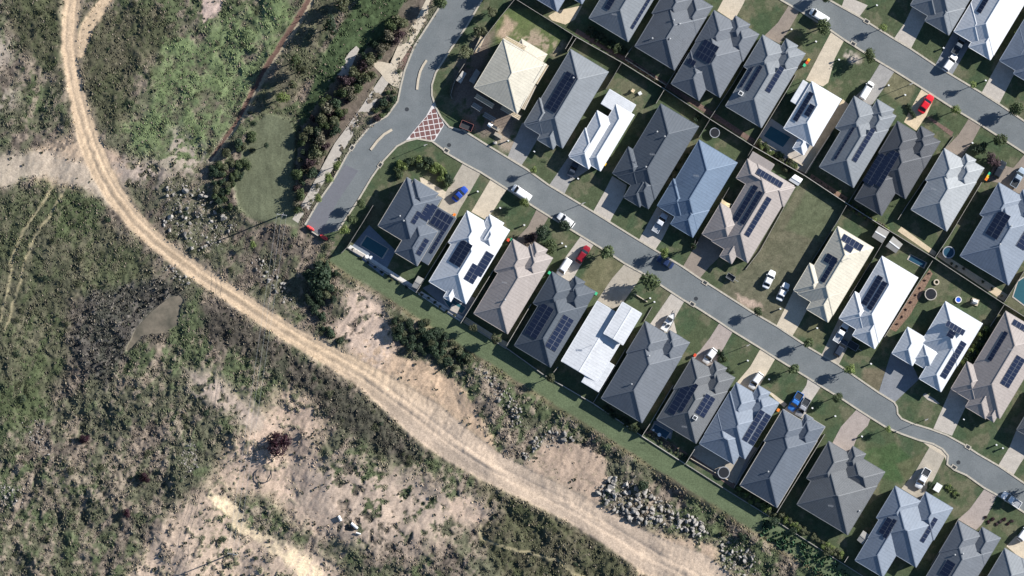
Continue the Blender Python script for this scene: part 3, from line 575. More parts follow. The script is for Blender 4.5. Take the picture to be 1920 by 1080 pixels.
# side concrete between houses
# drains, manholes
for x, y in ((842,272),(763,205),(1305,560),(1797,867)):
    b = MB(); b.tube((0,0,0),(0,0,.012),.42,.42,16); x_, y_, _ = P(x, y); tag(b.obj('manhole_cover', M['dark_metal'], org=(0,0,0)), None); o = C.objects[-1] if False else bpy.data.objects[-1]
def placed(mb, name, mats, px, py, rz=0, z=0.0, label=None, cat=None, group=None, smooth=False, kind=None):
    o = link(name, mb.mesh(name, mats, smooth=smooth)); o.location = P(px, py, z); o.rotation_euler = (0, 0, rz); return tag(o, label, cat, group, kind)
for o in [o for o in C.objects if o.name.startswith('manhole_cover')]: bpy.data.objects.remove(o)
for (x, y, lb) in ((842,272,'round dark manhole lid at the west end of the main street'), (763,205,'round dark manhole lid on the cross street bend'), (1305,560,'round dark manhole lid by the second storm drain'), (1797,867,'round dark manhole lid by the street bend')):
    b = MB(); b.tube((0,0,.0),(0,0,.01),.42,.42,16); b.ring((0,0),.42,.5,0,.012,16); placed(b, 'manhole_cover', M['dark_metal'], x, y, z=.031, label=lb, cat='manhole cover', group='manhole covers in the streets')
for (x, y, a, lb) in ((837,282,AU,'storm drain on the corner kerb below the crossing'),(713,309,math.radians(55),'long storm drain on the cross street kerb'),(660,277,math.radians(55),'storm drain on the west kerb of the cross street'),(1298,570,AU,'storm drain south of the manhole'),(1322,530,AU,'storm drain on the north kerb by the empty lot'),(1789,876,AU,'storm drain after the street bend'),(1815,838,AU,'storm drain on the north kerb at the bend'),(1600,82,AU,'storm drain by the curving cream driveway'),(1625,40,AU,'storm drain on the far kerb of the upper street')):
    e = empty('storm_drain', P(x, y, .02), a); tag(e, lb, 'storm drain', 'storm drains along the kerbs')
    b = MB(); b.box(-.75,.75,-.5,.5,0,.135); b.obj('drain_surround', M['kerb'], e)
    b = MB(); b.box(-.45,.45,-.32,.32,.136,.15); [b.box(-.4+k*.16,-.34+k*.16,-.3,.3,.15,.165) for k in range(6)]; b.obj('grate', M['dark_metal'], e)
# ------------------------------------------------------------ houses
ROOFC = dict(charcoal=(.075,.088,.105), grey=(.175,.19,.205), mid=(.12,.132,.15), blue=(.125,.17,.235), white=(.58,.59,.60), cream=(.50,.465,.38), taupe=(.30,.265,.245), taupe2=(.25,.235,.225), pale=(.29,.305,.315), tiledark=(.085,.09,.10), tilegrey=(.125,.132,.14), steel=(.185,.215,.26), whitegrey=(.52,.54,.56), slate=(.095,.112,.138))
TILE = {'tiledark', 'tilegrey'}
RM = {}
def roofm(c, tile):
    k = (c, tile)
    if k not in RM: RM[k] = roofmat('roof_%s_%s' % (c, 'tile' if tile else 'sheet'), ROOFC[c], 'tile' if tile else 'metal', .75 if tile else .5)
    return RM[k]
CAPM = {}
def capm(c):
    if c not in CAPM: q = ROOFC[c]; CAPM[c] = mat('roof_capping_'+c, tuple(min(v*1.15+.01, .8) for v in q), rough=.5, var=.05)
    return CAPM[c]
def solar_mesh():
    b = MB(); b.box(-.5,.5,-.5,.5,0,.6,0)
    b.add([(-.47,-.475,.75),(.47,-.475,.75),(.47,.475,.75),(-.47,.475,.75)], [(0,1,2,3)], 1)
    return b.mesh('solar_panel', [M['solar_frame'], M['solar']])
SOLM = solar_mesh()
class Wing:
    def __init__(s, ax, ay, bx, by, kind='h', dz=0.0, pitch=None):
        u0, v0 = UV(ax, ay); u1, v1 = UV(bx, by); s.u0, s.u1 = sorted((u0, u1)); s.v0, s.v1 = sorted((v0, v1)); s.kind = kind; s.dz = dz; s.pitch = pitch
def house(label, wings, color, tile=False, eave=2.7, pitch=25.0, arrays=(), vents=(), wall='wall', gutter=None, aerial=None, unit=None, tubes=()):
    tile = tile or color in TILE
    W0 = wings[0]; cpx, cpy = XY((W0.u0+W0.u1)/2, (W0.v0+W0.v1)/2); org = Vector(P(cpx, cpy, 0))
    root = empty('house', org); tag(root, label, 'house', 'houses of the estate')
    kz = (H-eave)/H
    def PW(u, v, z):     # pixel uv -> local metres
        x, y = XY(u, v); k = (H-eave-.4)/H
        return ((x-960)*PX*k-org.x, (540-y)*PX*k-org.y, z)
    rb = MB(); uvs = []; cap = MB(); gut = MB(); wl = MB(); planes = []
    for wi, w_ in enumerate(wings):
        z0 = eave+w_.dz-.006*wi; p = math.radians(w_.pitch or pitch); t = math.tan(p)
        du, dv = (w_.u1-w_.u0)*PX, (w_.v1-w_.v0)*PX; i_ = .0015*wi/PX
        u0, u1, v0, v1 = w_.u0+i_, w_.u1-i_, w_.v0+i_, w_.v1-i_
        alongv = dv >= du; half = min(du, dv)/2; hh = half*t; hp = half/PX
        if w_.kind == 'gu': alongv = False; half = dv/2; hh = half*t; hp = half/PX
        um, vm = (u0+u1)/2, (v0+v1)/2
        A, B_, D, E = (u0,v0), (u1,v0), (u1,v1), (u0,v1)
        if w_.kind == 'f':
            rb.add([PW(*q, z0+.12) for q in (A,B_,D,E)]+[PW(*q, z0) for q in (A,B_,D,E)], [(0,1,2,3),(0,4,5,1),(1,5,6,2),(2,6,7,3),(3,7,4,0),(7,6,5,4)])
            uvs.append([(0,0),(0,dv),(du,dv),(du,0)]); uvs += [[(0,0)]*4]*5
            planes.append((w_, None, z0))
        else:
            g = 0 if w_.kind[0] == 'g' else 1
            if alongv: R0, R1 = (um, v0+hp*g), (um, v1-hp*g)
            else: R0, R1 = (u0+hp*g, vm), (u1-hp*g, vm)
            if w_.kind == 'hg0': R0 = (um, v0) if alongv else (u0, vm)
            vs = [PW(*q, z0) for q in (A,B_,D,E)]+[PW(*R0, z0+hh), PW(*R1, z0+hh)]+[PW(*q, z0-.02) for q in (A,B_,D,E)]
            if alongv: fs = [(1,2,5,4),(3,0,4,5),(0,1,4),(2,3,5)]; L1, L2 = dv, du
            else: fs = [(0,1,5,4),(2,3,4,5),(3,0,4),(1,2,5)]; L1, L2 = du, dv
            for f in fs:
                a, b = Vector(vs[f[0]]), Vector(vs[f[1]]); ex = (b-a).normalized(); nn = ex.cross(Vector(vs[f[2]])-a).normalized(); ey = nn.cross(ex)
                uvs.append([((Vector(vs[i])-a).dot(ex), (Vector(vs[i])-a).dot(ey)) for i in f])
            uvs.append([(0,0)]*4); fs.append((9,8,7,6))
            rb.add(vs, fs)
            segs = [(vs[4], vs[5])]
            if alongv: segs += [(vs[0],vs[4]),(vs[1],vs[4]),(vs[2],vs[5]),(vs[3],vs[5])]
            else: segs += [(vs[0],vs[4]),(vs[3],vs[4]),(vs[1],vs[5]),(vs[2],vs[5])]
            for a, b in segs:
                if w_.kind[0] == 'g' and a in vs[:4]: continue
                cap.bar(Vector(a)+Vector((0,0,.02)), Vector(b)+Vector((0,0,.02)), .24, .07)
            planes.append((w_, (alongv, half, t, g), z0))
        for a, b in ((A,B_),(B_,D),(D,E),(E,A)):
            gut.bar(PW(*a, z0-.04), PW(*b, z0-.04), .15, .12)
        k = .45/PX
        if u1-u0 > 2.4*k and v1-v0 > 2.4*k and w_.kind != 'c' and w_.dz > -.3:
            q = [PW(u0+k,v0+k,0), PW(u1-k,v0+k,0), PW(u1-k,v1-k,0), PW(u0+k,v1-k,0)]; wl.prism([(a[0],a[1]) for a in q], 0, z0-.03)
        else:
            for (a, b) in ((u0+.2/PX,v0+.2/PX),(u1-.2/PX,v0+.2/PX),(u1-.2/PX,v1-.2/PX),(u0+.2/PX,v1-.2/PX)):
                q = PW(a, b, 0); wl.box(q[0]-.06,q[0]+.06,q[1]-.06,q[1]+.06,0,z0-.03)
    me = rb.mesh('roof', roofm(color, tile)); ul = me.uv_layers.new(name='UVMap'); flat = [c for f in uvs for c in f]
    ul.data.foreach_set('uv', [x for c in flat for x in c])
    roof = link('roof', me, root)
    cap.obj('ridge_capping', capm(color), roof); gut.obj('gutter', gutter or capm(color), roof); wl.obj('wall', M[wall], root)
    def zr(u, v):
        best = (-9, None)
        for w_, pl, z0 in planes:
            if not (w_.u0 <= u <= w_.u1 and w_.v0 <= v <= w_.v1): continue
            if pl is None: z = z0+.12
            else:
                al, half, t, g = pl; a, b = min(u-w_.u0, w_.u1-u)*PX, min(v-w_.v0, w_.v1-v)*PX
                d = min(a if (al or g) else 99, b if ((not al) or g) else 99); z = z0+min(d, half)*t
            if z > best[0]: best = (z, w_)
        return best[0] if best[1] else eave
    def zn(u, v):
        e = 3.0; z = zr(u, v); gu = (zr(u+e, v)-zr(u-e, v))/(2*e*PX); gv = (zr(u, v+e)-zr(u, v-e))/(2*e*PX)
        return z, (EUW*-gu+EVW*-gv+Vector((0,0,1))).normalized()
    for ar in arrays:
        (ax, ay, bx, by) = ar[:4]; u0, v0 = UV(ax, ay); u1, v1 = UV(bx, by); u0, u1 = sorted((u0,u1)); v0, v1 = sorted((v0,v1))
        port = len(ar) > 4 and ar[4] == 'p'
        nu = max(1, round((u1-u0)/(8.2 if port else 12.6))); nv = max(1, round((v1-v0)/(12.8 if port else 8.2)))
        z, n = zn((u0+u1)/2, (v0+v1)/2); zc = z
        ex = (EUW-n*EUW.dot(n)).normalized(); ey = n.cross(ex)
        for i in range(nu):
            for j in range(nv):
                if len(ar) > 5 and (i, j) in ar[5]: continue
                u = u0+(i+.5)*(u1-u0)/nu; v = v0+(j+.5)*(v1-v0)/nv
                p = Vector(PW(u, v, 0)); c0 = Vector(PW((u0+u1)/2, (v0+v1)/2, 0)); d = p-c0; p.z = zc-(n.x*d.x+n.y*d.y)/n.z+.10
                s = link('solar_panel', SOLM, root); du = (u1-u0)/nu*PX; dv = (v1-v0)/nv*PX
                R3 = Matrix((ex, ey, n)).transposed()
                s.matrix_local = Matrix.Translation(p) @ R3.to_4x4() @ Matrix.Diagonal((du*.985/ max(abs(ex.dot(EUW)),.5), dv*.985/max(abs(ey.dot(EVW)),.5), .06, 1))
    for x, y in vents:
        u, v = UV(x, y); z = zr(u, v); b = MB(); b.tube((0,0,-.2),(0,0,.32),.12,.12,10); b.tube((0,0,.3),(0,0,.45),.24,.12,12); b.tube((0,0,.22),(0,0,.3),.1,.24,12)
        o = b.obj('roof_vent', M['metal'], root); q = PW(u, v, z); o.location = q
    if aerial:
        u, v = UV(*aerial); z = zr(u, v); b = MB(); b.bar((0,0,-.1),(0,0,1.5),.05,.05); b.bar((-.7,.1,1.4),(.7,-.1,1.4),.04,.04)
        for k in range(6): b.bar((-.6+k*.22,.1-.03*k-.3,1.42),(-.6+k*.22,.1-.03*k+.3,1.42),.03,.03)
        o = b.obj('aerial', M['metal'], root); o.location = PW(u, v, z)
    if unit:
        u, v = UV(*unit); z = zr(u, v); b = MB(); b.box(-.55,.55,-.5,.5,-.3,.75); b.box(-.38,.38,-.33,.33,.75,.8,1)
        o = b.obj('cooler_box', [M['white'], M['dark_metal']], root); o.location = PW(u, v, z); o.rotation_euler = (0, 0, AU)
    for (x, y, n_, a_) in tubes: pass
    return root
Wg = Wing
# south row, left to right
house('dark grey corner house with hipped roof and solar covered side pergola', [Wg(763,332,774,463), Wg(779,408,782.5,499), Wg(777,335,796,406,'h',.35), Wg(821,388,803,497,'f',-.15)], 'slate', eave=3.9, gutter=M['fence_cap'], arrays=[(801,381,797,422,'l',[(0,0)]),(810,381,806,413),(783,395,778,421),(797,446,788,480),(785,452,778,464),(822,391,835,436,'p'),(829,432,810,476)], vents=[(750,405),(757,414)])
house('white roofed house between the solar pergola and the brick roofed house', [Wg(804,528,941,458), Wg(876,395,889,484), Wg(913,406,925,483), Wg(918,402,914,470,'h',.25), Wg(851,524,845,566,'h',.15)], 'white', arrays=[(866,448,862,502),(887,493,887,533),(912,470,902,520)])
house('taupe roofed south row house without solar panels', [Wg(888,588,1023,508), Wg(962,448,975,537), Wg(994,458,1006,535), Wg(1002,453,1008,499,'h',.2)], 'taupe', vents=[(947,562)], aerial=(946,530))
house('charcoal roofed house with two long panel arrays behind the white van', [Wg(964,648,1102,573), Wg(1035,509,1048,598), Wg(1074,521,1086,598), Wg(1078,517,1079,559,'h',.25)], 'charcoal', arrays=[(1017,567,1005,637),(1057,589,1041,660)])
house('flat white skillion house with a raised white upper roof', [Wg(1120,564,1119,717,'g'), Wg(1167,566,1168,647,'g',1.3,4.0), Wg(1090,716,1152,685,'f',-.1)], 'white', eave=2.9, pitch=5, aerial=(1110,647))
house('long grey roofed house beside the boat driveway', [Wg(1127,747,1279,668), Wg(1210,602,1226,693), Wg(1255,619,1263,693), Wg(1256,619,1262,662,'h',.1)], 'mid', vents=[(1217,667),(1184,720)])
house('dark tiled house with two panel arrays and a rooftop cooler', [Wg(1231,787,1364,734), Wg(1298,670,1311,759), Wg(1340,685,1348,759), Wg(1340,676,1344,722,'h',.2)], 'tilegrey', arrays=[(1281,719,1264,779),(1301,717,1279,773),(1324,737,1320,784)], unit=(1303,783), aerial=(1283,800))
house('blue grey roofed house with a tall notched panel array', [Wg(1369,734,1397,861), Wg(1311,832,1411,813), Wg(1381,717,1394,807), Wg(1423,732,1431,806), Wg(1422,722,1427,765,'h',.2)], 'steel', arrays=[(1425,767,1401,829),(1436,774,1413,836)])
house('plain dark roofed house east of the blue grey house', [Wg(1387,910,1533,826), Wg(1468,767,1483,858), Wg(1509,777,1517,851), Wg(1511,776,1507,815,'h',.1)], 'slate', gutter=M['fence_cap'], vents=[(1440,884)])
house('widest dark tiled house with a stepped front', [Wg(1494,946,1645,911), Wg(1554,827,1562,927), Wg(1600,849,1629,936), Wg(1599,836,1604,884,'h',.25)], 'tilegrey', vents=[(1611,958)], aerial=(1557,948))
house('blue grey house with two small panel arrays near the bottom edge', [Wg(1679,923,1718,1064), Wg(1603,1051,1715,984), Wg(1679,911,1691,1000), Wg(1736,922,1751,1013)], 'steel', arrays=[(1664,969,1656,1003),(1675,972,1661,1010),(1751,969,1732,1018)])
house('dark roofed house cut by the bottom edge near the corner', [Wg(1790,992,1788,1156), Wg(1797,976,1807,1064), Wg(1842,988,1846,1060)], 'mid', arrays=[(1776,1048,1776,1084)], vents=[(1790,1040),(1805,1038)])
house('grey house at the bottom right corner', [Wg(1884,1027.5,1890,1160), Wg(1916,1046,1945,1100)], 'grey')
# north row, left to right
BS = house('two storey cream roofed house still under construction', [Wg(944,72,970,213), Wg(978,72,1010,128,'h',-2.6)], 'cream', eave=5.2, pitch=20, wall='wall_dark')
house('grey roofed house with one large panel block beside the building site', [Wg(1070,92,1055,278), Wg(1007,262,1066,233), Wg(982,232,1048,205,'h',.05)], 'grey', arrays=[(1063,133,1041,213)], vents=[(1075,146)])
house('white roofed house with a flat cream rear patio', [Wg(1155,195,1126,321), Wg(1120,207,1104,317), Wg(1066,292,1135,262,'h',-.05), Wg(1143,167,1176,224,'f',-.1)], 'white', aerial=(1095,273))
house('charcoal roofed house between the white and the blue roofed houses', [Wg(1239,194,1228,374), Wg(1148,325,1227,304), Wg(1169,370,1231,337), Wg(1216,392,1204,315)], 'charcoal', vents=[(1232,247),(1246,256),(1211,313)], aerial=(1223,290))
house('bright blue roofed house without panels', [Wg(1311,262,1307,431), Wg(1232,386,1310,363), Wg(1257,420,1330,394)], 'blue', aerial=(1305,330))
house('wide taupe roofed house with four panel arrays next to the empty lot', [Wg(1421,307,1402,493), Wg(1380,334,1491,351), Wg(1316,439,1407,414), Wg(1349,481,1404,442), Wg(1411.7,284,1444,322,'f',-.15)], 'taupe', arrays=[(1423,315,1463,353,'p'),(1413,346,1383,416),(1423,357,1394,422),(1438,368,1404,445)])
house('cream roofed house east of the empty lot', [Wg(1571,424,1562,591), Wg(1487.5,544,1565,521), Wg(1512,580,1588,546)], 'cream', arrays=[(1583,438,1613,472,'p'),(1587,456,1595,475),(1552,474,1562,500),(1562,484,1545,531)], aerial=(1590,485))
house('white roofed house east of the cream one with one dark panel block', [Wg(1654,480,1648,643), Wg(1573,597,1651,575), Wg(1598,629,1676,595)], 'white', arrays=[(1646,515,1624,574),(1655,526,1633,583)])
house('white roofed house with a separate garage wing and trampoline lawn', [Wg(1773,565,1795,686), Wg(1723,710,1821,641), Wg(1702,613,1711,686), Wg(1730,634,1748,700,'h',-.35)], 'whitegrey', arrays=[(1777,600,1804,630,'p'),(1780,617,1785,636),(1802,638,1773,711)])
house('taupe roofed house by the right edge with several panel arrays', [Wg(1886,583,1875,785), Wg(1783,729,1861,706), Wg(1810,763,1878,736), Wg(1847,782,1884,758,'h',-.05)], 'taupe', arrays=[(1883,620,1858,678),(1906,665,1891,728),(1902,598,1925,625,'p')], aerial=(1893,655))
house('grey roofed house leaving the right edge of the photo', [Wg(1906,806,1985,740), Wg(1960,720,2000,860)], 'tilegrey')
# upper row
house('blue grey roofed house cut by the top edge over the overgrown lot', [Wg(1050,-92,1045,22), Wg(1062,-10,1120,-40)], 'steel')
house('grey roofed house at the top edge with long panel strips', [Wg(1104,34,1255,-50), Wg(1175,-80,1230,-40)], 'grey', arrays=[(1148,-12,1142,20),(1219,-10,1187,55)], aerial=(1152,28))
house('charcoal tiled house without panels at the top edge', [Wg(1190,87,1324,33), Wg(1258,-35,1272,55), Wg(1299,-11,1306,63)], 'mid', tile=True, vents=[(1223,72),(1263,38),(1274,45),(1256,73)])
house('dark roofed house with a wide block of small panels', [Wg(1327,42,1350,183), Wg(1258,157,1348,127), Wg(1339,19,1352,108), Wg(1385,41,1393,115), Wg(1379,29,1386,80,'h',.2)], 'mid', arrays=[(1322,73,1329,121,'p'),(1293,108,1300,126,'p')])
house('grey roofed house with panels on both slopes left of the pool house', [Wg(1360,199,1496,126), Wg(1430,65,1443,154), Wg(1472,77,1480,151), Wg(1474,72,1478,116,'h',.2)], 'grey', arrays=[(1412,119,1390,165),(1424,122,1402,172),(1462,123,1443,175)], unit=(1389,175))
house('white flat fronted house with the rectangular pool', [Wg(1469,241,1578,186), Wg(1506,150,1495,197,'f',-.5), Wg(1503,250,1507,291,'h',-.6)], 'white', eave=3.4, arrays=[(1518,171,1494,229),(1519,194,1516,220)])
house('grey roofed house east of the pool house with two panel strips', [Wg(1536,313,1666,243), Wg(1602,180,1615,269), Wg(1642,194,1650,268), Wg(1645,186,1658,236,'h',.2)], 'grey', arrays=[(1599,238,1567,300),(1633,239,1605,305)])
house('dark tiled house nearly covered by black panels behind the red car', [Wg(1677,249,1698,373), Wg(1602,374,1700,327), Wg(1683,227,1696,316), Wg(1725,242,1733,316), Wg(1727,236,1734,282,'h',.2)], 'tiledark', arrays=[(1671,279,1650,352),(1650,285,1636,350)])
house('pale grey roofed house without panels beside the shared driveway', [Wg(1708,393,1831,341), Wg(1771,278,1784,367), Wg(1807,292,1815,366), Wg(1811,288,1812,330,'h',.2)], 'pale', aerial=(1750,355))
house('blue grey roofed house at the right edge above the round spa', [Wg(1800,480,1966,410), Wg(1873,342,1887,432), Wg(1918,355,1930,440)], 'steel', arrays=[(1873,393,1868,450),(1925,425,1920,470)], vents=[(1874,458),(1895,424)])
house('grey roofed house across the upper street at the top edge', [Wg(1773,-101,1785,55), Wg(1707,10,1790,-15), Wg(1734,39,1810,15)], 'grey')
house('brilliant white roofed house across the upper street', [Wg(1860,-60,1863,104), Wg(1789,59,1870,35), Wg(1816,88,1893,53)], 'white', arrays=[(1850,-12,1838,26)])
house('steel grey roofed house across the upper street at the right edge', [Wg(1947,-8,1951,160), Wg(1876,112,1960,80), Wg(1900,138,1980,110)], 'steel')
# ------------------------------------------------------------ fences
def fence(pts, label, h=1.75, cap='fence_cap', group='fences between the house lots', wd=.07):
    o0 = Vector(P(*pts[0])); r = empty('fence', o0); tag(r, label, 'fence', group)
    W = [Vector(P(*p))-o0 for p in pts]; b = MB(); c = MB(); ps = []
    for a, d in zip(W[:-1], W[1:]):
        b.bar(a+Vector((0,0,h/2)), d+Vector((0,0,h/2)), .04, h-.02)
        c.bar(a+Vector((0,0,h+.01)), d+Vector((0,0,h+.01)), wd*2, .05)
        n = max(1, int((d-a).length/2.4)); ps += [a+(d-a)*k/n for k in range(n)]
    ps.append(W[-1]); b.obj('paling_panel', M['timber_fence'], r); c.obj('top_rail', M[cap], r)
    m = MB()
    for p in ps: m.box(p.x-.06, p.x+.06, p.y-.06, p.y+.06, 0, h-.03)
    m.obj('post', M['timber_fence'], r)
fence([(651,464),(786,550),(868,602),(956,657),(1020,703)], 'south boundary fence from the corner pool to behind the charcoal panel house', .3, wd=.11)
fence([(1022,704),(1113,757),(1204,818),(1285,870)], 'south boundary fence behind the skillion, grey and tiled houses', .3, wd=.10)
fence([(1287,871),(1377,928),(1442,968)], 'south boundary fence behind the blue grey and plain dark houses', .3, wd=.10)
fence([(1460,980),(1557,1042),(1640,1094)], 'south boundary fence above the leafy ground cover', .3, wd=.08)
for pts, lb, cap in (
    ([(640,475),(651,464),(680,418),(700,385)], 'dark fence on the street side of the corner house', 'fence_cap_dark'),
    ([(780,549),(843,448)], 'pale capped fence between the corner house and the white house', 'fence_cap'),
    ([(864,606),(931,497)], 'pale capped fence between the white and taupe south houses', 'fence_cap'),
    ([(950,648),(996,570)], 'pale capped fence between the taupe and charcoal houses', 'fence_cap'),
    ([(1038,698),(1046,688)], 'stub of fence beside the skillion house', 'fence_cap'),
    ([(1113,754),(1173,654)], 'fence between the skillion and long grey houses', 'fence_cap'),
    ([(1204,817),(1219,794),(1262,722)], 'fence between the long grey and tiled houses', 'fence_cap'),
    ([(1286,868),(1303,841)], 'fence between the tiled and blue grey houses', 'fence_cap'),
    ([(1376,914),(1420,842),(1440,812)], 'fence between the blue grey and plain dark houses', 'fence_cap'),
    ([(1456,961),(1475,930),(1546,814)], 'fence between the plain dark and widest tiled houses', 'fence_cap'),
    ([(1583,1054),(1590,1043)], 'short stub of fence behind the bottom blue grey house', 'fence_cap'),
    ([(1745,1060),(1797,972)], 'fence at the bottom between two blue grey and dark houses', 'fence_cap_dark')):
    fence(pts, lb, cap=cap, wd=.055)
fence([(1076,67),(1167,118),(1247,168),(1332,224),(1413,275)], 'back fence shared by the upper and north rows, western half', 1.5, 'fence_cap')
fence([(1413,275),(1508,329),(1588,382),(1668,433)], 'back fence behind the pool house and the empty lot', 1.5, 'fence_cap')
fence([(1668,433),(1753,485),(1884,571),(1940,606)], 'back fence shared by the upper and north rows, eastern end', 1.5, 'fence_cap')
for pts, lb, cap in (
    ([(966,-2),(1075,66),(1060,92)], 'wire topped fence round the overgrown lot', 'fence_cap'),
    ([(966,-2),(940,30),(905,75),(888,100)], 'mesh fence on the street side of the building site', 'fence_cap'),
    ([(871,120),(858,140),(850,160),(845,178),(848,186)], 'curved white temporary fence at the building site', 'fence_cap'),
    ([(1080,72),(1064,97)], 'short fence at the rear of the grey panel block house', 'fence_cap'),
    ([(1165,119),(1136,167)], 'fence between the grey and white north houses', 'fence_cap_dark'),
    ([(1245,169),(1230,194)], 'fence behind the charcoal north house', 'fence_cap'),
    ([(1331,224),(1310,258)], 'fence between the charcoal and blue roofed houses', 'fence_cap_dark'),
    ([(1412,276),(1400,296)], 'fence between the blue and wide taupe houses', 'fence_cap_dark'),
    ([(1367,352),(1300,468),(1305,445)], 'white capped fence beside the cream shade sail', 'fence_cap_dark'),
    ([(1504,332),(1490,352),(1425,470),(1398,505)], 'pale low fence on the west side of the empty lot', 'fence_cap'),
    ([(1587,385),(1570,415),(1517,498)], 'fence between the empty lot and the cream house', 'fence_cap_dark'),
    ([(1667,434),(1640,480),(1590,560)], 'fence between the cream and white houses', 'fence_cap_dark'),
    ([(1748,489),(1722,530),(1658,632)], 'fence beside the orange mulch bed', 'fence_cap'),
    ([(1882,572),(1856,612)], 'fence between the lawn and the right edge house', 'fence_cap'),
    ([(1172,108),(1184,90)], 'fence at the rear of the charcoal tiled house', 'fence_cap'),
    ([(1247,164),(1262,140),(1290,98)], 'fence behind the house with the block of small panels', 'fence_cap'),
    ([(1332,221),(1374,158),(1400,115)], 'light capped fence between the dark and grey upper houses', 'fence_cap'),
    ([(1413,272),(1424,254),(1480,162),(1492,140)], 'fence between the grey upper house and the pool house', 'fence_cap'),
    ([(1509,325),(1530,292),(1562,243)], 'fence beside the long side yard of the pool house', 'fence_cap_dark'),
    ([(1590,380),(1612,345),(1660,265)], 'fence between the grey and dark tiled upper houses', 'fence_cap_dark'),
    ([(1683,412),(1700,385),(1738,330)], 'fence between the dark tiled and pale grey houses', 'fence_cap'),
    ([(1753,483),(1780,442),(1840,342)], 'fence between the pale grey and blue grey houses', 'fence_cap'),
    ([(1883,566),(1905,532),(1920,508)], 'white fence at the pool on the right edge', 'fence_cap'),
    ([(1788,256),(1770,281)], 'low timber garden fence on the front lawn', 'fence_cap'),
    ([(1223,575),(1207,603)], 'thin garden edging rail beside the boat driveway', 'fence_cap')):
    fence(pts, lb, 1.5 if 'low' not in lb and 'edging' not in lb else .4, cap, wd=.045)
b = MB()
for a, d in (((1248,167),(1172,118)),): pass
for a, d, lb in (((1172,111),(1248,159),'white retaining edge behind the charcoal tiled house'), ((1295,859),(1374,905),'pale retaining edge behind the patio'), ((873,595),(945,641),'pale timber sleeper edge behind the taupe house'), ((1424,262),(1508,312),'white retaining edge behind the pool deck'), ((1190,551),(1214,566),'thin rectangular lawn edging of the skillion house')):
    b = MB(); o0 = Vector(P(*a)); d_ = Vector(P(*d))-o0; b.bar((0,0,.2), d_+Vector((0,0,.2)), .22, .4); o = b.obj('retaining_edge', M['slab_cream']); o.location = o0; tag(o, lb, 'edging')
# ------------------------------------------------------------ pools
def poolat(poly, label, m='pool'):
    pts = [Vector(P(*p)) for p in poly]; c = sum(pts, Vector())/len(pts); r = empty('swimming_pool', c); tag(r, label, 'swimming pool')
    b = MB(); n = len(pts); q = [p-c for p in pts]; o = [p*(1+.35/p.length) for p in q]
    b.v = [(p.x,p.y,.07) for p in q]+[(p.x,p.y,.07) for p in o]+[(p.x,p.y,0) for p in o]; b.f = [[i,(i+1)%n,n+(i+1)%n,n+i] for i in range(n)]+[[n+i,n+(i+1)%n,2*n+(i+1)%n,2*n+i] for i in range(n)]; b.m = [0]*len(b.f)
    b.obj('coping', M['slab_light'], r)
    b = MB(); b.prism([(p.x,p.y) for p in q], .0, .045); b.obj('water', M[m], r)
poolat([(688,443),(727,466),(716,484),(677,460)], 'blue pool in the shade of the dark corner house', 'pool')
poolat([(836,552),(873,577),(866,587),(846,580),(838,570),(832,560)], 'small turquoise pool behind the white roofed house')
poolat([(1445,236),(1482,257),(1468,276),(1432,255)], 'rectangular teal pool behind the flat fronted white house')
poolat([(1909,528),(1940,508),(1960,540),(1925,575),(1900,556)], 'turquoise pool cut by the right edge')
poolat([(1708,478),(1736,492),(1731,502),(1703,487)], 'narrow dark lap pool behind the white house with one panel block', 'pool_dark')
poolat([(1228,795),(1256,811),(1248,822),(1222,806)], 'dim plunge pool under the eave of the tiled house', 'pool_dark')
# ------------------------------------------------------------ sheds, sail, patio roofs
def shed(corners, label, h=2.1, c='metal', two=False):
    pts = [Vector(P(*p)) for p in corners]; cc = sum(pts, Vector())/4; r = empty('garden_shed', cc); tag(r, label, 'shed'); q = [p-cc for p in pts]
    b = MB(); b.prism([(p.x*.94,p.y*.94) for p in q], 0, h-.05); b.obj('wall', M[c], r)
    A, B_, D, E = q; m0 = (A+E)/2; m1 = (B_+D)/2
    b = MB(); k = .28
    b.add([(A.x,A.y,h),(B_.x,B_.y,h),(m1.x,m1.y,h+k),(m0.x,m0.y,h+k)], [(0,1,2,3)]); b.add([(E.x,E.y,h),(D.x,D.y,h),(m1.x,m1.y,h+k),(m0.x,m0.y,h+k)], [(3,2,1,0)])
    b.add([(A.x,A.y,h),(m0.x,m0.y,h+k),(E.x,E.y,h)], [(0,1,2)]); b.add([(B_.x,B_.y,h),(D.x,D.y,h),(m1.x,m1.y,h+k)], [(0,1,2)]); b.obj('roof', M[c], r)
    b = MB(); b.bar((m0.x,m0.y,h+k), (m1.x,m1.y,h+k), .3, .06); b.obj('ridge', M['white'] if two else M[c], r)
M['shed_grey'] = mat('shed_grey_sheet', (.27,.26,.24), rough=.6, var=.08); M['shed_white'] = mat('shed_white_sheet', (.75,.75,.73), rough=.6, var=.05)
shed([(1647,424),(1667,435),(1653,456),(1634,444)], 'grey shed with white ridge behind the cream house', c='shed_grey', two=True)
shed([(1674,443),(1692,458),(1679,475),(1660,462)], 'grey shed with white ridge over the fence from its twin', c='shed_grey', two=True)
shed([(1490,327),(1505,336),(1496,349),(1478,338)], 'small white shed at the corner of the empty lot', c='shed_white')
shed([(784,517),(795,523),(782,542),(772,537)], 'small grey shed beside the corner house boundary', c='shed_grey')
shed([(1618,994),(1629,1002),(1617,1021),(1606,1012)], 'small grey shed west of the bottom blue grey house', c='shed_grey')
shed([(1257,593.5),(1258,594),(1257,595),(1256,594.5)], 'tiny equipment locker on the boat driveway', .6) if False else None
shed([(867.5,133),(875,138),(864,157),(855,151)], 'pale site shed between fence and scaffold at the building site', 2.0, 'concrete_box')
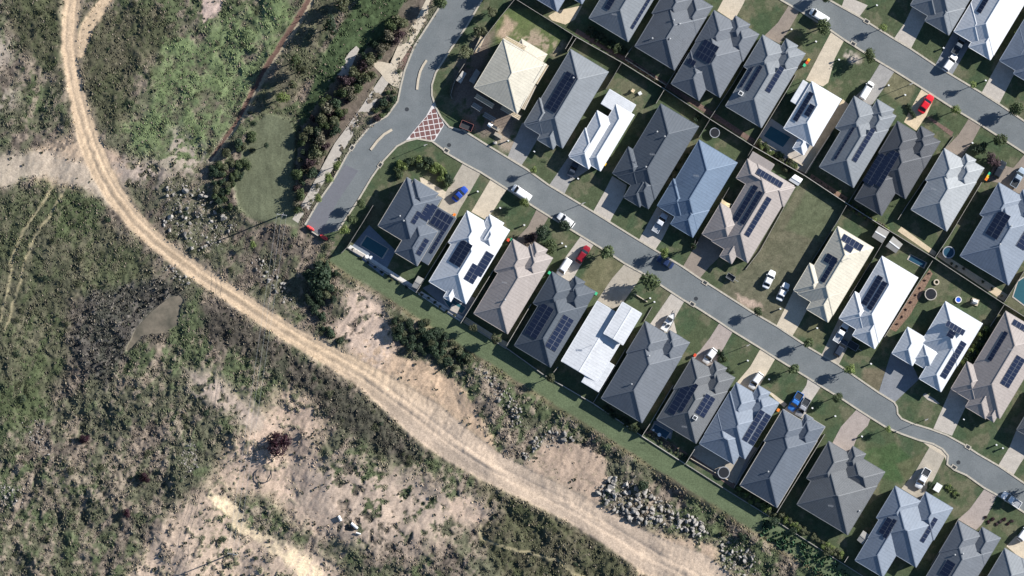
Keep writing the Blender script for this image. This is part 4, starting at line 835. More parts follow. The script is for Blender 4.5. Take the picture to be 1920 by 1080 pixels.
shed([(893,129),(901,136),(889,158),(879,152)], 'long grey site shed under the scaffold', 1.6, 'shed_grey')
shed([(918,229),(925,234),(919,240),(913,235)], 'small white portable toilet on the building site verge', 2.0, 'shed_white')
# shade sail
q = [Vector(P(*p, 2.6)) for p in ((1354,373),(1372,383),(1363,401),(1345,390))]; c = sum(q, Vector())/4; c.z = 0
r = empty('shade_sail', c); tag(r, 'cream shade sail beside the wide taupe house', 'shade sail'); N = 8; b = MB()
for i in range(N+1):
    for j in range(N+1):
        s, t = i/N, j/N; a = q[0].lerp(q[1], s); d = q[3].lerp(q[2], s); p = a.lerp(d, t)-c; e = 1-.13*(4*s*(1-s)+4*t*(1-t)-4*s*(1-s)*4*t*(1-t)*1); p = Vector((p.x*(1-.14*max(4*s*(1-s)*(abs(t-.5)*2)**2, 4*t*(1-t)*(abs(s-.5)*2)**2)), p.y*(1-.14*max(4*s*(1-s)*(abs(t-.5)*2)**2, 4*t*(1-t)*(abs(s-.5)*2)**2)), p.z+.35*(s-.5)*(t-.5)*4-.1)); b.v.append(tuple(p))
for i in range(N):
    for j in range(N): k = i*(N+1)+j; b.f.append([k, k+1, k+N+2, k+N+1]); b.m.append(0)
M['sail'] = mat('sail_cloth', (.62,.50,.30), rough=.9, var=.05); b.obj('sail', M['sail'], r)
for p in q: m = MB(); p_ = p-c; m.tube((p_.x,p_.y,0),(p_.x,p_.y,2.9),.06,.06,8); m.obj('post', M['metal'], r)
# ------------------------------------------------------------ vehicles
PAINT = {}
def paint(c):
    if c not in PAINT: PAINT[c] = mat('car_paint_%d' % len(PAINT), c, rough=.28, var=.03, spec=.5)
    return PAINT[c]
def car(px, py, ang, kind, col, label, L=4.6, W=1.84, z=.04, load=None):
    """ang: world heading; nose at +x"""
    r = empty({'van':'parked_van','ute':'parked_pickup','suv':'parked_wagon','sedan':'parked_car'}[kind], P(px, py, z), ang); tag(r, label, {'van':'van','ute':'pickup','suv':'car','sedan':'car'}[kind], 'cars and vans parked in the streets and driveways')
    pt = paint(col); h = L/2; hw = W/2
    belt = {'van':1.15,'ute':1.05,'suv':1.05,'sedan':.88}[kind]; roof = {'van':1.95,'ute':1.75,'suv':1.68,'sedan':1.42}[kind]
    # lower body: lofted stations (x, halfwidth, ztop)
    hood = belt-.10
    if kind == 'van': st = [(-h,.86,belt),(-h+.12,.97,belt),(0,1,belt),(h-1.0,1,belt),(h-.45,.97,belt-.12),(h-.12,.88,belt-.35),(h,.70,belt-.45)]
    elif kind == 'ute': st = [(-h,.94,belt-.05),(-h+.08,.98,belt-.05),(-h+1.9,.98,belt-.05),(-h+1.92,1,belt),(h-1.35,1,belt),(h-.6,.97,hood),(h-.2,.90,hood-.12),(h,.74,hood-.28)]
    else: st = [(-h,.72,belt-.18),(-h+.18,.90,belt-.05),(-h+.6,.98,belt),(0,1,belt),(h-1.3,1,belt),(h-.6,.96,hood),(h-.2,.86,hood-.12),(h,.64,hood-.28)]
    b = MB(); n = len(st)
    prof = lambda x, k, zt: [(x,-hw*k,.28),(x,-hw*k,zt-.22),(x,-hw*k*.93,zt),(x,0,zt+.04),(x,hw*k*.93,zt),(x,hw*k,zt-.22),(x,hw*k,.28)]
    for s in st: b.v += prof(*s)
    for i in range(n-1):
        for j in range(6): b.f.append([i*7+j, (i+1)*7+j, (i+1)*7+j+1, i*7+j+1]); b.m.append(0)
        b.f.append([i*7+6, (i+1)*7+6, (i+1)*7, i*7]); b.m.append(0)
    b.f.append(list(range(7))); b.f.append([(n-1)*7+j for j in range(6, -1, -1)]); b.m += [0, 0]
    b.obj('body', pt, r)
    # cabin
    if kind == 'van': xb, xf, rb, rf = -h+.10, h-.75, -h+.25, h-1.45
    elif kind == 'ute': xb, xf, rb, rf = -h+1.95, h-1.25, -h+2.15, h-2.05
    elif kind == 'suv': xb, xf, rb, rf = -h+.18, h-1.15, -h+.55, h-1.95
    else: xb, xf, rb, rf = -h+.62, h-1.25, -h+1.35, h-2.05
    wb, wr = hw*.90, hw*.74; zb = belt-.02
    B4 = [(xb,-wb,zb),(xf,-wb,zb),(xf,wb,zb),(xb,wb,zb)]; T4 = [(rb,-wr,roof),(rf,-wr,roof),(rf,wr,roof),(rb,wr,roof)]
    g = MB(); g.add([B4[1],B4[2],T4[2],T4[1]], [(0,1,2,3)]); g.obj('windscreen', M['glass'], r)
    if kind != 'van': g = MB(); g.add([B4[3],B4[0],T4[0],T4[3]], [(0,1,2,3)]); g.obj('rear_window', M['glass'], r)
    else: g = MB(); g.add([B4[3],B4[0],T4[0],T4[3]], [(0,1,2,3)]); g.obj('rear_door', pt, r)
    for s in (0, 1):
        g = MB(); a = (B4[0],B4[1],T4[1],T4[0]) if s == 0 else (B4[2],B4[3],T4[3],T4[2]); g.add(a, [(0,1,2,3)]); g.obj('side_window', M['glass'] if kind != 'van' else pt, r)
    g = MB(); e = .06; g.add([(rb-e,-wr-e,roof-.03),(rf+e,-wr-e,roof-.03),(rf+e,wr+e,roof-.03),(rb-e,wr+e,roof-.03),(rb+.1,-wr+.12,roof+.06),(rf-.1,-wr+.12,roof+.05),(rf-.1,wr-.12,roof+.05),(rb+.1,wr-.12,roof+.06)], [(4,5,6,7),(0,1,5,4),(1,2,6,5),(2,3,7,6),(3,0,4,7)]); g.obj('roof', pt, r)
    if kind == 'ute':
        g = MB(); g.box(-h+.1,-h+1.85,-hw*.84,hw*.84,belt-.045,belt+.0); g.obj('tray_floor', M['dark_metal'] if load != 'open' else M['metal'], r)
        g = MB(); z0, z1 = belt-.05, belt+.16
        for bx in ((-h+.02,-h+.12,-hw*.95,hw*.95),(-h+1.83,-h+1.91,-hw*.95,hw*.95),(-h+.12,-h+1.83,-hw*.96,-hw*.85),(-h+.12,-h+1.83,hw*.85,hw*.96)): g.box(*bx, z0, z1)
        g.obj('tray_side', pt, r)
    for sx in (-1, 1):
        for sy in (-1, 1):
            g = MB(); cx = sx*(h-.85); g.tube((0,-.11*sy,0),(0,.11*sy,0),.33,.33,14); wq = g.obj('wheel', M['tyre'], r); wq.location = (cx, sy*(hw-.10), .33)
            g = MB(); g.tube((0,.0,0),(0,.125*sy,0),.19,.17,10); g.obj('rim', M['metal'], wq)
        g = MB(); g.box(h-.16, h-.05, sx*hw*.62-.17, sx*hw*.62+.17, hood-.42, hood-.24); g.obj('headlight', M['lamp'], r)
        g = MB(); g.box(xf-.35, xf-.17, sx*(hw+.10)-.09, sx*(hw+.10)+.09, belt, belt+.16); g.obj('mirror', pt, r)
    return r
UP, DN, RT, LT = AV, AV+math.pi, AU, AU+math.pi
WHT, SIL = (.78,.78,.77), (.55,.57,.6)
car(862.5,364,AV-.25,'sedan',(.02,.06,.32),'bright blue car on the beige corner driveway',4.4)
car(978,362,LT-.05,'van',WHT,'white van at the kerb with its nose to the cream driveway',5.2,1.95)
car(1061,413,LT-.08,'suv',WHT,'white wagon at the kerb half under a street tree',4.7)
car(1093,477,AV-.05,'suv',(.22,.012,.02),'dark red wagon beside the round tree',4.7)
car(1058,501,DN-.05,'van',WHT,'white van behind the dark red wagon',4.7,1.85)
car(1237.5,418,UP,'ute',SIL,'white pickup with open tray before the blue roofed house',5.2,1.9,load='open')
car(1247,491,LT,'sedan',(.02,.035,.09),'navy car at the kerb under palm shadow',4.4)
car(1442,524,UP+.10,'sedan',WHT,'white car with sunroof on the empty lot grass',4.7)
car(1468,547,UP+.08,'sedan',WHT,'white car nearest the stepped driveway on the lot grass',4.7)
car(1577,624,UP,'ute',WHT,'white pickup in the shade beside the white roofed house',5.2,1.9,load='open')
car(1576,653,UP,'suv',(.03,.04,.06),'dark wagon in shade on the beige driveway',4.6)
car(1331,667.5,DN-.12,'suv',WHT,'white wagon on the pinkish driveway',4.3)
car(1417,714,DN-.08,'suv',WHT,'white wagon on the plain cream driveway',4.6)
car(1491.5,753,DN+.0,'ute',(.04,.17,.50),'sky blue pickup beside a black one',5.1,1.95)
car(1505,764,DN,'ute',(.30,.31,.33),'grey and black pickup beside the blue one',5.1,1.9)
car(1730,897,DN+.03,'ute',WHT,'white tray truck on the beige driveway by the bend',5.4,1.95)
car(1896,937,LT-.05,'ute',WHT,'white tray truck parked at the kerb near the right edge',5.3,1.95,load='open')
car(1536,30,LT,'van',WHT,'white van at the kerb of the upper street by the round tree',5.0,1.9)
car(1625,170,UP,'van',WHT,'white van on the grey driveway of the upper row',4.8,1.75)
car(1736,195,UP-.05,'sedan',(.60,.02,.03),'bright red car on the sandy pink driveway',5.0,1.95)
car(1781,118,UP-.08,'suv',WHT,'white wagon with trailer gear across the upper street',4.7)
car(1798,85,UP,'ute',(.16,.18,.20),'grey pickup in deep shade across the upper street',5.0,1.85)
car(1874,318,UP+.05,'suv',(.02,.024,.03),'black wagon by the coloured bins',4.6)
car(1909,333,UP,'ute',(.30,.36,.42),'silver and black pickup at the right edge',5.2,1.9)
car(1074,318,UP+.1,'sedan',(.05,.06,.08),'dark hatchback on the shaded grey driveway',4.0,1.75)
car(1921,999,UP-.1,'suv',WHT,'white wagon cut by the right edge at the bottom',4.6)
# boat on trailer
r = empty('trailer_boat', P(1254,603,.05), UP); tag(r, 'white boat on a trailer at the head of its driveway', 'boat'); b = MB(); n = 9
for i in range(n):
    t = i/(n-1); x = -2.6+5.2*t; k = .95*(1-max(0, (t-.5)/.5)**2.4)+.02; z = .95+.25*t
    b.v += [(x,-k,z),(x,-k*.75,.5+.3*t**3),(x,0,.35+.5*t**3),(x,k*.75,.5+.3*t**3),(x,k,z)]
for i in range(n-1): b.f += [[i*5+j,(i+1)*5+j,(i+1)*5+j+1,i*5+j+1] for j in range(4)]; b.m += [0]*4
b.f.append([0,1,2,3,4]); b.m.append(0); b.obj('hull', M['white'], r)
b = MB(); b.v = []; k0 = [(-2.5+4.6*i/7, .8*(1-max(0,(i/7-.55)/.45)**2)+.05) for i in range(8)]
b.add([(x,-k,.98+.03*i) for i,(x,k) in enumerate(k0)]+[(x,k,.98+.03*i) for i,(x,k) in enumerate(k0)], [(i,i+1,9+i,8+i) for i in range(7)]); b.obj('deck', M['white'], r)
b = MB(); b.box(.3,1.0,-.62,.62,1.1,1.5); b.obj('console', M['dark_metal'], r)
for y in (-.45,.45): m = MB(); m.box(-1.2,-.6,y-.25,y+.25,1.05,1.35); m.obj('seat', M['dark_metal'], r)
b = MB(); b.box(-2.95,-2.5,-.22,.22,.7,1.45); b.obj('outboard_motor', M['dark_metal'], r)
b = MB(); b.bar((-2.4,-.7,.35),(2.2,-.2,.35),.08,.1); b.bar((-2.4,.7,.35),(2.2,.2,.35),.08,.1); b.bar((2.1,0,.35),(3.4,0,.35),.1,.1); b.obj('trailer_frame', M['metal'], r)
for y in (-.95,.95): m = MB(); m.tube((-1,y-.1,.3),(-1,y+.1,.3),.3,.3,12); m.obj('wheel', M['tyre'], r)
M['skip_red'] = mat('faded_red_steel', (.30,.12,.11), rough=.7, var=.2)
# box trailers
for x, y, a, lb, c_ in ((1599,648,AU,'empty cage trailer in the shade of the white house','metal'),(1803,76,UP,'box trailer in deep shade across the upper street','metal'),(875,236,AU+.15,'red framed skip bin on the building site verge','skip_red'),(1370,519.5,AU,'small open trailer frame on the grass of the empty lot','metal')):
    r = empty('box_trailer', P(x, y, .03), a); tag(r, lb, 'trailer' if 'trailer' in lb else 'skip bin'); sx, sy = (1.3,.8) if '9.5' not in str(y) else (1.0,.6)
    if 'skip' in lb: sx, sy = 1.5, .9
    b = MB(); b.box(-sx,sx,-sy,sy,.4,.46); b.obj('floor', M['dark_metal'], r)
    b = MB(); [b.box(*q, .4, .95) for q in ((-sx-.06,-sx,-sy,sy),(sx,sx+.06,-sy,sy),(-sx,sx,-sy-.06,-sy),(-sx,sx,sy,sy+.06))]; b.obj('side_board', M[c_], r)
    if 'skip' not in lb:
        b = MB(); b.bar((sx,0,.4),(sx+1.2,0,.4),.08,.08); b.obj('drawbar', M['metal'], r)
        for s in (-1,1): m = MB(); m.tube((0,s*(sy+.1),.28),(0,s*(sy+.28),.28),.28,.28,12); m.obj('wheel', M['tyre'], r)
# red barriers
for x, y, lb in ((582,428,'red water barrier at the left end of the street closure'),(607,445,'red water barrier at the right end of the street closure')):
    r = empty('road_barrier', P(x, y, .03), math.radians(-33)); tag(r, lb, 'barrier', 'red barriers closing the dead end')
    b = MB(); pf = [(-.42,0),(-.40,.25),(-.16,.5),(-.13,1.0),(.13,1.0),(.16,.5),(.40,.25),(.42,0)]
    ss = [(-1.05,.35),(-.8,.85),(-.3,1),(.3,1),(.8,.85),(1.05,.35)]
    for x_, k in ss: b.v += [(x_, p[0]*k, p[1]) for p in pf]
    for i in range(5): b.f += [[i*8+j,(i+1)*8+j,(i+1)*8+j+1,i*8+j+1] for j in range(7)]; b.m += [0]*7
    b.f += [list(range(8)), [40+j for j in range(7,-1,-1)]]; b.m += [0,0]; b.obj('barrier_shell', M['red_plastic'], r)
    for k in (-.5,.5): m = MB(); m.tube((k,0,1.0),(k,0,1.06),.1,.1,10); m.obj('filler_cap', M['dark_metal'], r)
b = MB(); b.box(-1.1,1.1,-.15,.15,0,.35); o = b.obj('concrete_block', M['slab_light']); o.location = P(590,437.5,.03); o.rotation_euler[2] = math.radians(-33); tag(o, 'pale concrete block between the two red barriers', 'concrete block')
# ------------------------------------------------------------ bins, letterboxes, toys
def binat(x, y, c, label):
    r = empty('wheelie_bin', P(x, y, .02), AU); tag(r, label, 'wheelie bin', 'wheelie bins beside the houses'); k = 'bin_%s' % c
    cc = dict(yellow=(.75,.45,.03), red=(.6,.07,.03), green=(.06,.45,.22), orange=(.75,.2,.03))[c]
    if k not in M: M[k] = mat(k, cc, rough=.5, var=.05)
    b = MB(); b.add([(-.22,-.25,.05),(.22,-.25,.05),(.22,.25,.05),(-.22,.25,.05),(-.29,-.33,.95),(.29,-.33,.95),(.29,.36,.95),(-.29,.36,.95)], [(3,2,1,0),(4,5,6,7),(0,1,5,4),(1,2,6,5),(2,3,7,6),(3,0,4,7)]); b.obj('tub', M['dark_metal'], r)
    b = MB(); b.box(-.32,.32,-.36,.40,.95,1.03); b.obj('lid', M[k], r)
for q in ((1516,113,'yellow','yellow lidded bin topmost of three by the dark panel house'),(1513,117.5,'red','red lidded bin between a yellow and a green lid'),(1508,122.5,'green','green lidded bin at the lower end of three bins'),
    (1855,326,'green','green lidded bin at the top of the row near the black wagon'),(1852,331,'yellow','yellow lidded bin in the row near the black wagon'),(1849,336,'orange','orange lidded bin at the lower end near the black wagon'),
    (1459,769,'orange','orange lidded bin beside the blue pickup driveway'),(1303,666,'red','red lidded bin by the pinkish driveway'),(953,450,'red','red lidded bin between the white and taupe houses'),(959,450,'green','green lidded bin touching the taupe house gable'),
    (1030,511.5,'green','green lidded bin left of the charcoal panel house'),(1117.5,550.5,'green','green lidded bin between the charcoal and skillion houses'),(852,403,'orange','orange pot bin behind the blue car'),(1134,308,'yellow','yellow lidded bin beside the white north house')): binat(*q)
def letterbox(x, y, label):
    r = empty('letterbox', P(x, y, .0), AU); tag(r, label, 'letterbox', 'letterboxes on the front lawns')
    b = MB(); b.box(-.12,.12,-.12,.12,0,.95); b.obj('pillar', M['slab_cream'], r); b = MB(); b.box(-.21,.21,-.16,.16,.95,1.2); b.obj('box', M['white'], r)
for q in ((896,359,'letterbox on the grass between the beige and cream driveways'),(938,390,'letterbox on the lawn right of the cream driveway'),(983,422,'letterbox near the brown curved driveway'),(1061,462,'letterbox on the lawn left of the dark red wagon'),(1054,456,'white tap cover on the lawn near the red wagon'),(1084,335,'letterbox beside the shaded hatchback driveway'),(1403,365,'letterbox') ,(1002,284,'letterbox beside the shaded grey driveway lawn'),(953,264,'white letterbox at the building site edge'),(1219,559,'letterbox on the lawn under the round tree'),(1227,566,'small letterbox next to the lawn edging'),(1402,676,'letterbox right of the white wagon lawn'),(1442,711,'letterbox left of the tree by the cream driveway'),(1523,765,'letterbox right of the grey pickup'),(1566,780,'letterbox on the lawn before the plain dark house'),(1616,818,'letterbox at the pinkish weathered driveway'),(1633,682,'letterbox on the green and dry lawn border'),(1463,579,'letterbox on the verge left of the stepped driveway'),(1532,615,'letterbox on the dry lawn by the pickup'),(1573,112,'letterbox on the round shrub lawn'),(1484,55,'letterbox by the brown driveway shade'),(1530,78,'post on the lawn under the round tree shadow'),(1666,160,'letterbox on the dry verge by the grey driveway'),(1697,178,'white box on the dry verge before the red car'),(1769,90,'white box on the shaded lawn across the upper street'),(1644,10,'white post in shade at the top edge'),(1848,151,'post on the lawn by the young tree across the street'),(1823,268,'letterbox by the brown driveway'),(1880,840,'letterbox on the lawn before the right edge driveway'),(1868,834,'white box on the lawn north of the bend'),(1807,786,'white bench box on the lawn before the taupe house'),(1831,1073.5,'white ring') ): 
    if q[2] in ('letterbox', 'white ring'): continue
    letterbox(*q)
def trampoline(x, y, R, h, label, net=False):
    r = empty('trampoline', P(x, y, .02)); tag(r, label, 'trampoline'); b = MB(); b.ring((0,0), R*.86, R, h-.05, h+.03, 28); b.obj('frame_pad', M['metal'] if not net else M['slab_light'], r)
    b = MB(); b.tube((0,0,h-.03),(0,0,h-.01),R*.86,R*.86,28); b.obj('jumping_mat', M['net'], r)
    for k in range(6):
        a = k*math.pi/3; m = MB(); m.tube((math.cos(a)*R,math.sin(a)*R,0),(math.cos(a)*R,math.sin(a)*R,h+(1.5 if net else 0)),.03,.03,6); m.obj('leg', M['metal'], r)
trampoline(1745,551.5,1.5,.9,'large round trampoline on the back lawn',True)
trampoline(1357,886,1.5,.6,'trampoline with a pale rim on the beige patio')
trampoline(1340,249,1.25,.9,'trampoline in the shade behind the blue roofed house')
r = empty('spa_pool', P(1778.5,473,.02)); tag(r, 'round above ground pool with a grey rim near the fence', 'pool'); b = MB(); b.ring((0,0),1.25,1.5,0,.75,32); b.obj('pool_wall', M['metal'], r); b = MB(); b.tube((0,0,0),(0,0,.6),1.25,1.25,32); b.obj('water', M['pool_dark'], r)
r = empty('fire_pit', P(1756,529,.02)); tag(r, 'small pale ring fire pit on the back lawn', 'fire pit'); b = MB(); b.ring((0,0),.42,.72,0,.3,20); b.obj('stone_ring', M['slab_cream'], r)
r = empty('sand_table', P(1797,562,.02)); tag(r, 'blue round paddling pool with a white edge on the lawn', 'paddling pool'); b = MB(); b.ring((0,0),.6,.8,0,.3,20); b.obj('rim', M['white'], r); b = MB(); b.tube((0,0,0),(0,0,.22),.6,.6,20); M['toy_blue'] = mat('toy_blue', (.03,.10,.5), rough=.4, var=.05); b.obj('basin', M['toy_blue'], r)
r = empty('play_house', P(1828,566,.02), AU+.2); tag(r, 'little playhouse with cream deck on the back lawn', 'playhouse'); b = MB(); b.box(-.9,.9,-.8,.8,0,.25); b.obj('deck', M['slab_cream'], r); b = MB(); b.add([(-.6,-.5,1.1),(.6,-.5,1.1),(.6,.5,1.1),(-.6,.5,1.1),(-.6,0,1.6),(.6,0,1.6)], [(0,1,5,4),(2,3,4,5),(1,2,5),(3,0,4)]); b.obj('roof', M['white'], r); b = MB(); b.box(-.55,.55,-.45,.45,.25,1.1); b.obj('wall', M['shed_grey'], r)
for x, y, lb in ((1187,170,'tan garden chair on the lawn behind the white house'),(1200,175,'white garden chair beside the tan one')):
    r = empty('garden_chair', P(x, y, .02), 1.0 if x < 1190 else 2.1); tag(r, lb, 'chair'); m_ = M['slab_sand'] if x < 1190 else M['white']
    b = MB(); b.box(-.4,.4,-.4,.4,.38,.46); b.obj('seat', m_, r); b = MB(); b.box(-.42,-.34,-.4,.4,.46,1.0); b.obj('backrest', m_, r)
    for sx in (-.35,.35):
        for sy in (-.35,.35): m = MB(); m.box(sx-.03,sx+.03,sy-.03,sy+.03,0,.38); m.obj('leg', m_, r)
for x, y, lb in ((689,481,'left round parasol table by the corner pool'),(696,483,'right round parasol table by the corner pool'),(1236,815,'white round table behind the tiled house'),(1225,806,'small white stool behind the tiled house')):
    r = empty('round_table', P(x, y, .02)); tag(r, lb, 'table'); R_ = .45 if 'stool' not in lb else .25
    b = MB(); b.tube((0,0,.7),(0,0,.75),R_,R_,16); b.obj('tabletop', M['white'], r); b = MB(); b.tube((0,0,0),(0,0,.7),.05,.05,8); b.obj('leg', M['metal'], r)
b = MB(); b.prism([P(*p)[:2] for p in ((662,466),(685,478),(684,483),(680,482),(661,471))], 0, .45); r = b.obj('pool_bench', M['slab_light']); tag(r, 'long pale bench beside the white gravel strip', 'bench')
b = MB(); b.prism([P(*p)[:2] for p in ((849,569),(862,577),(857,588),(841,580))], 0, .5); tag(b.obj('pool_platform', M['slab_light']), 'pale square platform at the end of the small turquoise pool', 'platform')
# outdoor beams: bench and two pipes on the paddock
for x, y, L_, a, lb in ((637,972,1.4,-1.1,'short white concrete pipe lying on bare ground'),(664.5,986,2.0,-.72,'longer white concrete pipe beside the short one'),(672,1000,1.2,-.3,'thin white pipe end below the longer pipe')):
    b = MB(); b.tube((-L_/2,0,.35),(L_/2,0,.35),.35 if L_ > 1.3 else .2,.35 if L_ > 1.3 else .2,14); o = b.obj('concrete_pipe', M['white']); o.location = P(x, y, zat(x, y)); o.rotation_euler[2] = a; tag(o, lb, 'pipe')
b = MB(); b.ring((0,0),1.86,2.04,.02,.14,48); b.bar((-1.9,.3,.06),(-2.7,-.9,.06),.08,.08); o = b.obj('poly_hose', M['dark_metal']); o.location = P(494,890,zat(494,890)+.05); tag(o, 'black hose lying in a circle on the bare ground', 'hose')
# garden table / hedge row by the bend
r = empty('picnic_table', P(1758,914,.02), AU); tag(r, 'white slatted table beside a clipped hedge', 'table')
for k in range(5): m = MB(); m.box(-.8+.33*k,-.5+.33*k,-1.0,1.0,.7,.78); m.obj('slat', M['white'], r)
for sx in (-.7,.7): m = MB(); m.box(sx-.05,sx+.05,-.8,.8,0,.7); m.obj('leg', M['metal'], r)
# scaffolding round the building site house
def plank(pts, z, label, m='slab_sand'):
    a, d = pts; o0 = Vector(P(*a)); e = Vector(P(*d))-o0; r = empty('scaffold_bay', o0); tag(r, label, 'scaffold', 'scaffolding round the unfinished house'); n = Vector((-e.y, e.x, 0)).normalized()
    for k in range(3): m_ = MB(); m_.bar(n*(k*.38-.38)+Vector((0,0,z)), e+n*(k*.38-.38)+Vector((0,0,z)), .30, .05); m_.obj('plank', M[m], r)
    for p in (Vector((0,0,0)), e):
        for s in (-.55,.55): m_ = MB(); q = p+n*s; m_.tube((q.x,q.y,0),(q.x,q.y,z+1.0),.04,.04,6); m_.obj('standard', M['metal'], r)
    for s in (-.55,.55): m_ = MB(); m_.bar(n*s+Vector((0,0,z+.9)), e+n*s+Vector((0,0,z+.9)), .05, .05); m_.obj('guard_rail', M['metal'], r)
plank(((1025,122),(1004,157)), 4.6, 'sunlit scaffold planks along the upper right wall'); plank(((1002,160),(980,205)), 4.4, 'pale scaffold sheets along the lower right wall', 'slab_cream')
plank(((892,180),(925,200)), 3.4, 'scaffold planks below the left roof corner'); plank(((940,202),(975,222)), 3.4, 'scaffold planks below the bottom roof corner')
plank(((886,196),(902,206)), 2.2, 'grey scaffold boards on the verge side', 'shed_grey'); plank(((907,214),(928,226)), 1.2, 'low scaffold boards near the portable toilet', 'shed_grey')
plank(((905,70),(892,98)), 1.2, 'sandy boards on the street side of the building site'); plank(((947,72),(985,92)), 4.6, 'thin scaffold planks along the rear roof edge')
for x, y, lb in ((929,240,'upper concrete slab stack on the site verge'),(934,254,'lower concrete slab stack on the site verge')):
    b = MB(); b.box(-1.1,1.1,-.45,.45,0,.5); b.box(-1.0,1.0,-.4,.4,.5,.62); o = b.obj('slab_stack', M['slab_beige']); o.location = P(x, y, .03); o.rotation_euler[2] = AU; tag(o, lb, 'slab stack')
b = MB(); b.box(-.35,.35,-.25,.25,.2,.6); b.tube((0,0,.6),(0,0,1.0),.4,.28,12); b.box(-.6,-.35,-.3,.3,0,.3); o = b.obj('cement_mixer', M['concrete_box']); o.location = P(929,268,.02); tag(o, 'small cement mixer at the kerb of the site', 'cement mixer')
# ------------------------------------------------------------ lamps, power poles
def lamp(x, y, label, hgt=3.75, a=math.pi+.4):
    r = empty('street_lamp', P(x, y, .0)); tag(r, label, 'street lamp', 'street lamps along the kerbs'); b = MB(); b.tube((0,0,0),(0,0,hgt),.085,.05,10); b.obj('pole', M['metal'], r)
    d = Vector((math.cos(a), math.sin(a), 0)); b = MB(); b.bar((0,0,hgt), d*.5+Vector((0,0,hgt+.12)), .07, .06); b.obj('arm', M['metal'], r)
    b = MB(); b.bar(d*.35+Vector((0,0,hgt+.12)), d*.85+Vector((0,0,hgt+.14)), .3, .12); b.obj('lamp_head', M['shed_grey'], r)
for q in ((1097,380,'street lamp on the north verge before the shaded driveway'),(1710,157,'street lamp by the dry verge of the upper street'),(1405,646,'street lamp on the lawn left of the cream driveway'),(1739,785,'street lamp on the lawn at the street bend'),(801,271,'street lamp on the grassed corner below the brick crossing')): lamp(*q)
def pole(x, y, hgt, label, ca):
    r = empty('power_pole', P(x, y, zat(x, y)-.1)); tag(r, label, 'power pole'); b = MB(); b.tube((0,0,0),(0,0,hgt),.19,.12,10); b.obj('pole', M['pole_wood'], r)
    d = Vector((math.cos(ca), math.sin(ca), 0)); b = MB(); b.bar(d*-1.25+Vector((0,0,hgt-.3)), d*1.25+Vector((0,0,hgt-.3)), .13, .13); b.bar(d*.3+Vector((-.2,-.6,hgt-.6)), d*.3+Vector((.1,.5,hgt-.5)), .12, .12); b.obj('cross_arm', M['metal'], r)
    for k in (-1.15,0,1.15): m = MB(); m.tube(d*k+Vector((0,0,hgt-.23)), d*k+Vector((0,0,hgt+.05)), .06, .04, 8); m.obj('insulator', M['white'], r)
    return Vector(P(x, y, 0)), d, hgt
A = pole(530,403,8.0,'timber power pole with white cross arm above the dead end', math.radians(-8)); B_ = pole(438,1037,8.0,'timber power pole on the pale bank near the bottom edge', math.radians(-8))
for k, lb in ((-1.15,'left power line strung between the two timber poles'),(0,'middle power line strung between the two timber poles'),(1.15,'right power line strung between the two timber poles')):
    b = MB(); p0 = A[0]+A[1]*k; p1 = B_[0]+B_[1]*k; N = 24; pr = None
    for i in range(N+1):
        t = i/N; p = p0.lerp(p1, t)-p0; p.z = 8.0-4*1.6*t*(1-t)
        if pr is not None: b.bar(pr, p, .035, .035)
        pr = p
    o = b.obj('power_line', M['wire']); o.location = (p0.x, p0.y, 0); tag(o, lb, 'power line')
# ------------------------------------------------------------ trees and shrubs
def crown_mesh(name, mt, R=1.0, flat=.85, n=420, lobes=7, leaf=.19, seed=1, hollow=.35):
    r = random.Random(seed); cs = [(Vector((r.uniform(-.5,.5), r.uniform(-.5,.5), r.uniform(-.3,.45)*flat))*R, r.uniform(.36,.6)*R) for _ in range(lobes)]; cs.append((Vector((0,0,0)), .6*R))
    b = MB()
    for _ in range(n):
        c, rr = r.choice(cs); d = Vector((r.gauss(0,1), r.gauss(0,1), r.gauss(0,1)*.9+.25)).normalized(); k = rr*(hollow+(1-hollow)*r.random()**.5)*r.uniform(.9,1.12); p = c+Vector((d.x*k, d.y*k, d.z*k*flat))
        nrm = (d+Vector((r.uniform(-.9,.9), r.uniform(-.9,.9), r.uniform(-.3,1.0)))).normalized(); t = nrm.cross(Vector((r.uniform(-1,1), r.uniform(-1,1), .1))).normalized(); u = nrm.cross(t); s = leaf*R*r.uniform(.6,1.3)
        b.add([p-t*s*.5, p+u*s*.38+nrm*s*.08, p+t*s*.6, p-u*s*.38+nrm*s*.05], [(0,1,2,3)])
    return b.mesh(name, mt)
CR = {}
def crowns(kind):
    if kind not in CR:
        mt = M[{'tree':'leaf','bright':'leaf_bright','dark':'leaf_dark','olive':'leaf_olive','purple':'leaf_purple','grey':'leaf_grey','maroon':'leaf_maroon'}[kind]]
        CR[kind] = [crown_mesh('crown_'+kind, mt, n={'tree':1100,'maroon':1500,'olive':800,'dark':900}.get(kind, 700), leaf={'tree':.17,'maroon':.14}.get(kind, .19), seed=10+k*7+len(CR), lobes=6+k) for k in range(3)]
    return CR[kind]
M['leaf_maroon'] = leafmat('maroon_leaves', (.018,.008,.012), (.055,.018,.028))
tb = MB(); tb.tube((0,0,0),(0,0,1),.06,.04,8)
for a in (.3,2.4,4.5): tb.tube((0,0,.6),(math.cos(a)*.5,math.sin(a)*.5,1.25),.035,.015,6)
TRM = tb.mesh('trunk', M['bark'])
